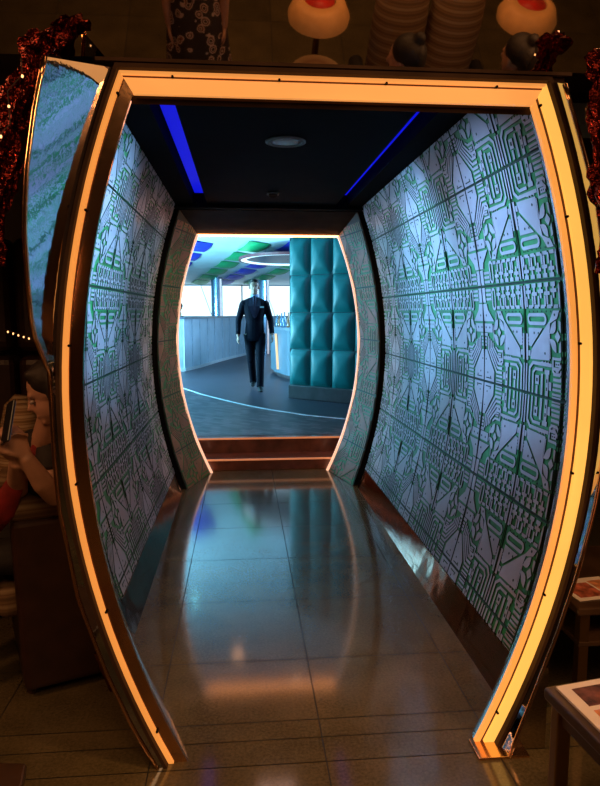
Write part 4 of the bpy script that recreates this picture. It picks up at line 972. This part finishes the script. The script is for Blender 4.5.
for u0, v0, u1, v1, k in ((0.07, 0.05, 0.30, 0.22, 'print_dark'), (0.34, 0.05, 0.95, 0.30, 'print_red'), (0.07, 0.26, 0.30, 0.50, 'print_orange'), (0.56, 0.34, 0.95, 0.60, 'print_orange'), (0.08, 0.56, 0.50, 0.92, 'print_red'), (0.55, 0.66, 0.95, 0.92, 'print_dark')):
    g = MB(); g.loft([[mp_(u0, v0, h), mp_(u1, v0, h), mp_(u1, v1, h), mp_(u0, v1, h)] for h in (0.0065, 0.0078)]); part(mg, 'printed_picture', g, M[k])
tz2 = 0.46
m2 = thing('low_table', 'low dark table beyond the right flank of the portal with loose leaflets', 'table', (1.55, 2.45, 0))
g = MB(); g.box((1.20, 2.14, tz2-0.03), (2.0, 2.75, tz2)); part(m2, 'tabletop', g, M['wood'], bevel=0.006)
g = MB(); g.box((1.22, 2.16, tz2-0.16), (1.98, 2.73, tz2-0.14)); part(m2, 'shelf', g, M['wood'], bevel=0.004)
for x in (1.24, 1.96):
    for y in (2.18, 2.71):
        g = MB(); g.box((x-0.018, y-0.018, 0), (x+0.018, y+0.018, tz2-0.03)); part(m2, 'leg', g, M['brass'])
for k, (x, y, rz, lab) in enumerate(((1.33, 2.30, 0.15, 'leaflet lying nearest the portal on the low right table'), (1.50, 2.24, -0.2, 'leaflet overlapping its neighbour on the low right table'))):
    t = thing('leaflet', lab, 'leaflet', (x, y, tz2+0.0005+0.003*k), rz)
    g = MB(); g.box((-0.11, -0.09, 0), (0.11, 0.09, 0.0025)); local(t, 'sheet', g, M['paper'])
    g = MB(); g.box((-0.09, -0.07, 0.0025), (0.02, 0.05, 0.003)); local(t, 'printed_picture', g, M['print_red'])
    g = MB(); g.box((0.03, -0.07, 0.0025), (0.09, 0.06, 0.003)); local(t, 'printed_picture', g, M['print_orange'])

# ------------------------------------------------------------------ the lounge behind the photographer (seen in the mirrored canopy)
a = MB(); a.box((-4.0, -4.1, 0), (5.0, -4.0, 3.6)); structure(a.build('wall_lounge_back', M['lounge_wall']))
a = MB(); a.box((-3.98, -4.0, 0), (-3.88, 6.1, 3.6)); structure(a.build('wall_lounge_left', M['lounge_wall']))
a = MB(); a.box((4.5, -4.0, 0), (4.6, 6.1, 3.6)); structure(a.build('wall_lounge_right', M['lounge_wall']))
a = MB(); a.box((-4.0, -4.1, 3.6), (5.0, 6.2, 3.7)); structure(a.build('ceiling_lounge', M['lounge_wall']))
LG = 'striped armchairs behind the photographer'
so = thing('striped_sofa', 'striped two-bolster sofa behind the photographer, centre right of the canopy mirror', 'sofa', (1.27, -0.12, 0))
g = MB(); g.box((0.86, -0.46, 0.06), (1.68, 0.14, 0.28)); part(so, 'base', g, M['brown_leather'], bevel=0.03, seg=3)
for x in (1.08, 1.46):
    g = MB(); g.box((x-0.185, -0.30, 0.28), (x+0.185, 0.17, 0.43)); part(so, 'seat_cushion', g, M['stripe_dark'], bevel=0.05, seg=3)
    g = MB(); g.tube([(x, -0.36, 0.36), (x, -0.37, 0.6), (x, -0.40, 0.85), (x, -0.43, 1.05), (x, -0.45, 1.13)], [(0.185, 0.13), (0.188, 0.15), (0.188, 0.15), (0.17, 0.12), (0.08, 0.06)], 20, side=(1, 0, 0)); part(so, 'back_bolster', g, M['stripe_dark'], smooth=True)
for x in (0.83, 1.71):
    g = MB(); g.tube([(x, -0.42, 0.5), (x, -0.1, 0.52), (x, 0.12, 0.48)], [0.05, 0.06, 0.04], 14); part(so, 'arm', g, M['black_cloth'], smooth=True)
    for y in (-0.40, 0.08):
        g = MB(); g.lathe([(0.018, 0), (0.026, 0.06)], (x+(0.06 if x < 1 else -0.06), y, 0), 10); part(so, 'leg', g, M['wood'])
def pouf(x, y, h, r, label):
    t = thing('pouf', label, 'pouf', (x, y, 0))
    g = MB(); g.lathe([(r*0.8, 0.05), (r*0.95, 0.10), (r, h*0.5), (r*0.97, h-0.06), (r*0.85, h-0.01), (r*0.4, h)], n=28); local(t, 'body', g, M['stripe_dark'], smooth=True)
    g = MB(); g.lathe([(r*0.75, 0), (r*0.78, 0.05)], n=24); local(t, 'base_ring', g, M['wood'])
pouf(0.49, 0.10, 0.80, 0.20, 'tall striped pouf in front of the left round lamp in the canopy mirror')
pouf(0.95, 0.46, 0.46, 0.19, 'striped pouf under the left seated person in the canopy mirror')
pouf(1.62, 0.42, 0.46, 0.19, 'striped pouf under the right seated person in the canopy mirror')
def round_lamp(x, y, label):
    t = thing('table_lamp', label, 'lamp', (x, y, 0))
    g = MB(); g.lathe([(0.16, 0), (0.17, 0.02), (0.03, 0.05), (0.02, 0.80), (0.03, 0.86)], n=20); local(t, 'stand', g, M['brass'], smooth=True)
    g = MB(); g.lathe([(0.20, 0.86), (0.205, 0.90), (0.17, 0.97), (0.105, 1.0), (0.10, 0.98), (0.16, 0.94), (0.19, 0.86)], n=32, cap=False); local(t, 'shade', g, M['lampshade'], smooth=True)
    g = MB(); g.lathe([(0.095, 0.985), (0.08, 0.93), (0.03, 0.90)], n=24); o = local(t, 'lining', g, M['red_lining'], smooth=True)
    return t
round_lamp(0.52, -0.33, 'round tan lamp with red lining at left in the canopy mirror')
round_lamp(1.95, -0.40, 'round tan lamp with red lining at right in the canopy mirror')

def sitter(loc, rz, label, hairm='hair'):
    """a seated figure seen only from above in the mirror"""
    t = thing('person', label, 'person', loc, rz)
    g = MB()
    g.tube([(0, 0.05, 0.46), (0, 0.07, 0.62), (0, 0.05, 0.84), (0, 0.02, 0.98)], [(0.15, 0.11), (0.13, 0.10), (0.16, 0.10), (0.09, 0.06)], 14, side=(1, 0, 0))
    g.tube([(0, 0.02, 0.95), (0, 0.0, 1.08)], [0.055, 0.05], 12)
    for q in (-1, 1):
        g.tube([(q*0.17, 0.03, 0.93), (q*0.24, -0.02, 0.68), (q*0.13, -0.22, 0.62)], [0.05, 0.04, 0.028], 10)
        hand_geo(g, (q*0.13, -0.22, 0.62), (-q*0.3, -1, -0.1), (0, 0, -1), 0.95, 0.5, thumb=q)
        g.tube([(q*0.09, 0.03, 0.50), (q*0.10, -0.38, 0.50), (q*0.10, -0.40, 0.10)], [0.085, 0.06, 0.042], 12)
        g.tube([(q*0.10, -0.36, 0.045), (q*0.10, -0.53, 0.03)], [0.036, 0.026], 10)
    at_ = head_geo(g, (0, -0.02, 1.17), (0.25, -1, -0.25), (0, 0, 1), 0.95)
    b = remeshed(g, 'body', 0.009, M['skin'], None, 2); b.parent = t
    g = MB(); g.ball(at_(0, -0.03, 0.045), (0.09, 0.095, 0.088)); g.ball(at_(0, -0.09, 0.0), (0.07, 0.05, 0.09)); g.ball(at_(0.0, -0.10, 0.12), (0.035, 0.035, 0.035))
    b = remeshed(g, 'hair', 0.010, M[hairm], None, 3); b.parent = t
    g = MB(); g.tube([(0, 0.05, 0.44), (0, 0.07, 0.62), (0, 0.05, 0.84), (0, 0.02, 0.985)], [(0.17, 0.13), (0.15, 0.12), (0.18, 0.12), (0.10, 0.07)], 16, side=(1, 0, 0))
    for q in (-1, 1): g.tube([(q*0.17, 0.03, 0.93), (q*0.24, -0.02, 0.68), (q*0.15, -0.18, 0.63)], [0.064, 0.052, 0.04], 10)
    b = remeshed(g, 'jumper', 0.012, M['black_cloth'], None, 3); b.parent = t
    g = MB()
    for q in (-1, 1): g.tube([(q*0.09, 0.03, 0.50), (q*0.10, -0.38, 0.50), (q*0.10, -0.40, 0.12)], [0.10, 0.075, 0.058], 12)
    b = remeshed(g, 'trousers', 0.012, M['black_cloth'], None, 3); b.parent = t
    return t
sitter((0.95, 0.46, 0), R(-80), 'dark-haired person before the striped chairs, left head in canopy mirror')
sitter((1.62, 0.42, 0), R(-50), 'dark-haired person at the right end of the canopy mirror')
# woman in a floral skirt standing in the lounge
fw = thing('person', 'standing woman in a floral skirt mirrored at the top left of the portal', 'person', (-0.28, -0.42, 0))
def Q(x, y, z): return (-0.28+x, -0.42+y, z)
g = MB()
g.tube([Q(0, 0, 0.80), Q(0, 0, 0.98), Q(0, 0, 1.12), Q(0, 0, 1.22)], [(0.155, 0.10), (0.125, 0.085), (0.145, 0.09), (0.09, 0.06)], 14, side=(1, 0, 0))
g.tube([Q(0, 0, 1.20), Q(0, 0.0, 1.36)], [0.05, 0.045], 12)
for q in (-1, 1):
    g.tube([Q(q*0.15, 0, 1.2), Q(q*0.19, 0.02, 0.98), Q(q*0.18, 0.05, 0.76)], [0.045, 0.036, 0.026], 10)
    hand_geo(g, Q(q*0.18, 0.05, 0.76), (0, 0.15, -1), (-q, 0, 0), 0.9, 0.6, thumb=q)
    g.tube([Q(q*0.085, 0, 0.80), Q(q*0.08, 0.02, 0.45), Q(q*0.07, 0, 0.08)], [0.085, 0.056, 0.038], 12)
    g.tube([Q(q*0.07, -0.04, 0.035), Q(q*0.075, 0.15, 0.025)], [0.035, 0.025], 10)
at_ = head_geo(g, Q(0, 0.0, 1.385), (0, 1, 0), (0, 0, 1), 0.62)
remeshed(g, 'body', 0.009, M['skin'], fw, 2)
g = MB(); rings = []
for i, (z, rx, ry) in enumerate(((0.30, 0.24, 0.20), (0.55, 0.215, 0.18), (0.80, 0.19, 0.15), (0.95, 0.15, 0.11), (1.0, 0.135, 0.10))):
    rings.append([Q((rx+0.012*math.sin(7*2*math.pi*k/36)*(5-i)/5)*math.cos(2*math.pi*k/36), (ry+0.012*math.sin(7*2*math.pi*k/36)*(5-i)/5)*math.sin(2*math.pi*k/36), z) for k in range(36)])
g.loft(rings, False); o = part(fw, 'skirt', g, M['floral'], smooth=True); o['label'] = 'pale skirt with a dark and rust floral print'
g = MB(); g.tube([Q(0, 0, 0.97), Q(0, 0, 1.12), Q(0, 0, 1.225)], [(0.145, 0.11), (0.165, 0.11), (0.10, 0.07)], 16, side=(1, 0, 0)); part(fw, 'top', g, M['black_cloth'], smooth=True)
g = MB(); g.ball(at_(0, -0.02, 0.035), (0.058, 0.062, 0.062)); part(fw, 'hair', g, M['hair'], smooth=True)

# a guest sitting behind the curved counter, far left in the bar
t = thing('bar_stool', 'bar stool behind the curved counter at the far left', 'stool', (-1.46, 15.50, ZF))
g = MB(); g.lathe([(0.19, 0), (0.19, 0.02), (0.03, 0.05), (0.025, 0.56)], n=20); local(t, 'stand', g, M['rail'], smooth=True)
g = MB(); g.lathe([(0.17, 0.56), (0.19, 0.58), (0.19, 0.61), (0.16, 0.63)], n=24); local(t, 'seat', g, M['brown_leather'], smooth=True)
g = sitter((-1.46, 15.47, ZF+0.20), R(-20), 'dark-haired guest seated behind the curved bar counter at far left')
# small table cut by the lower left corner
t = thing('side_table', 'low dark table at the lower left corner of the photo', 'table', (-0.75, 1.45, 0))
g = MB(); g.add([(-1.05, 1.76, 0.27), (-0.60, 1.70, 0.27), (-0.53, 1.30, 0.27), (-1.05, 1.20, 0.27), (-1.05, 1.76, 0.30), (-0.60, 1.70, 0.30), (-0.53, 1.30, 0.30), (-1.05, 1.20, 0.30)], [(0, 3, 2, 1), (4, 5, 6, 7), (0, 1, 5, 4), (1, 2, 6, 5), (2, 3, 7, 6), (3, 0, 4, 7)]); part(t, 'tabletop', g, M['wood'], bevel=0.006)
for x, y in ((-1.02, 1.72), (-0.64, 1.67), (-0.58, 1.33), (-1.02, 1.25)):
    g = MB(); g.box((x-0.015, y-0.015, 0), (x+0.015, y+0.015, 0.27)); part(t, 'leg', g, M['brass'], bevel=0.003)
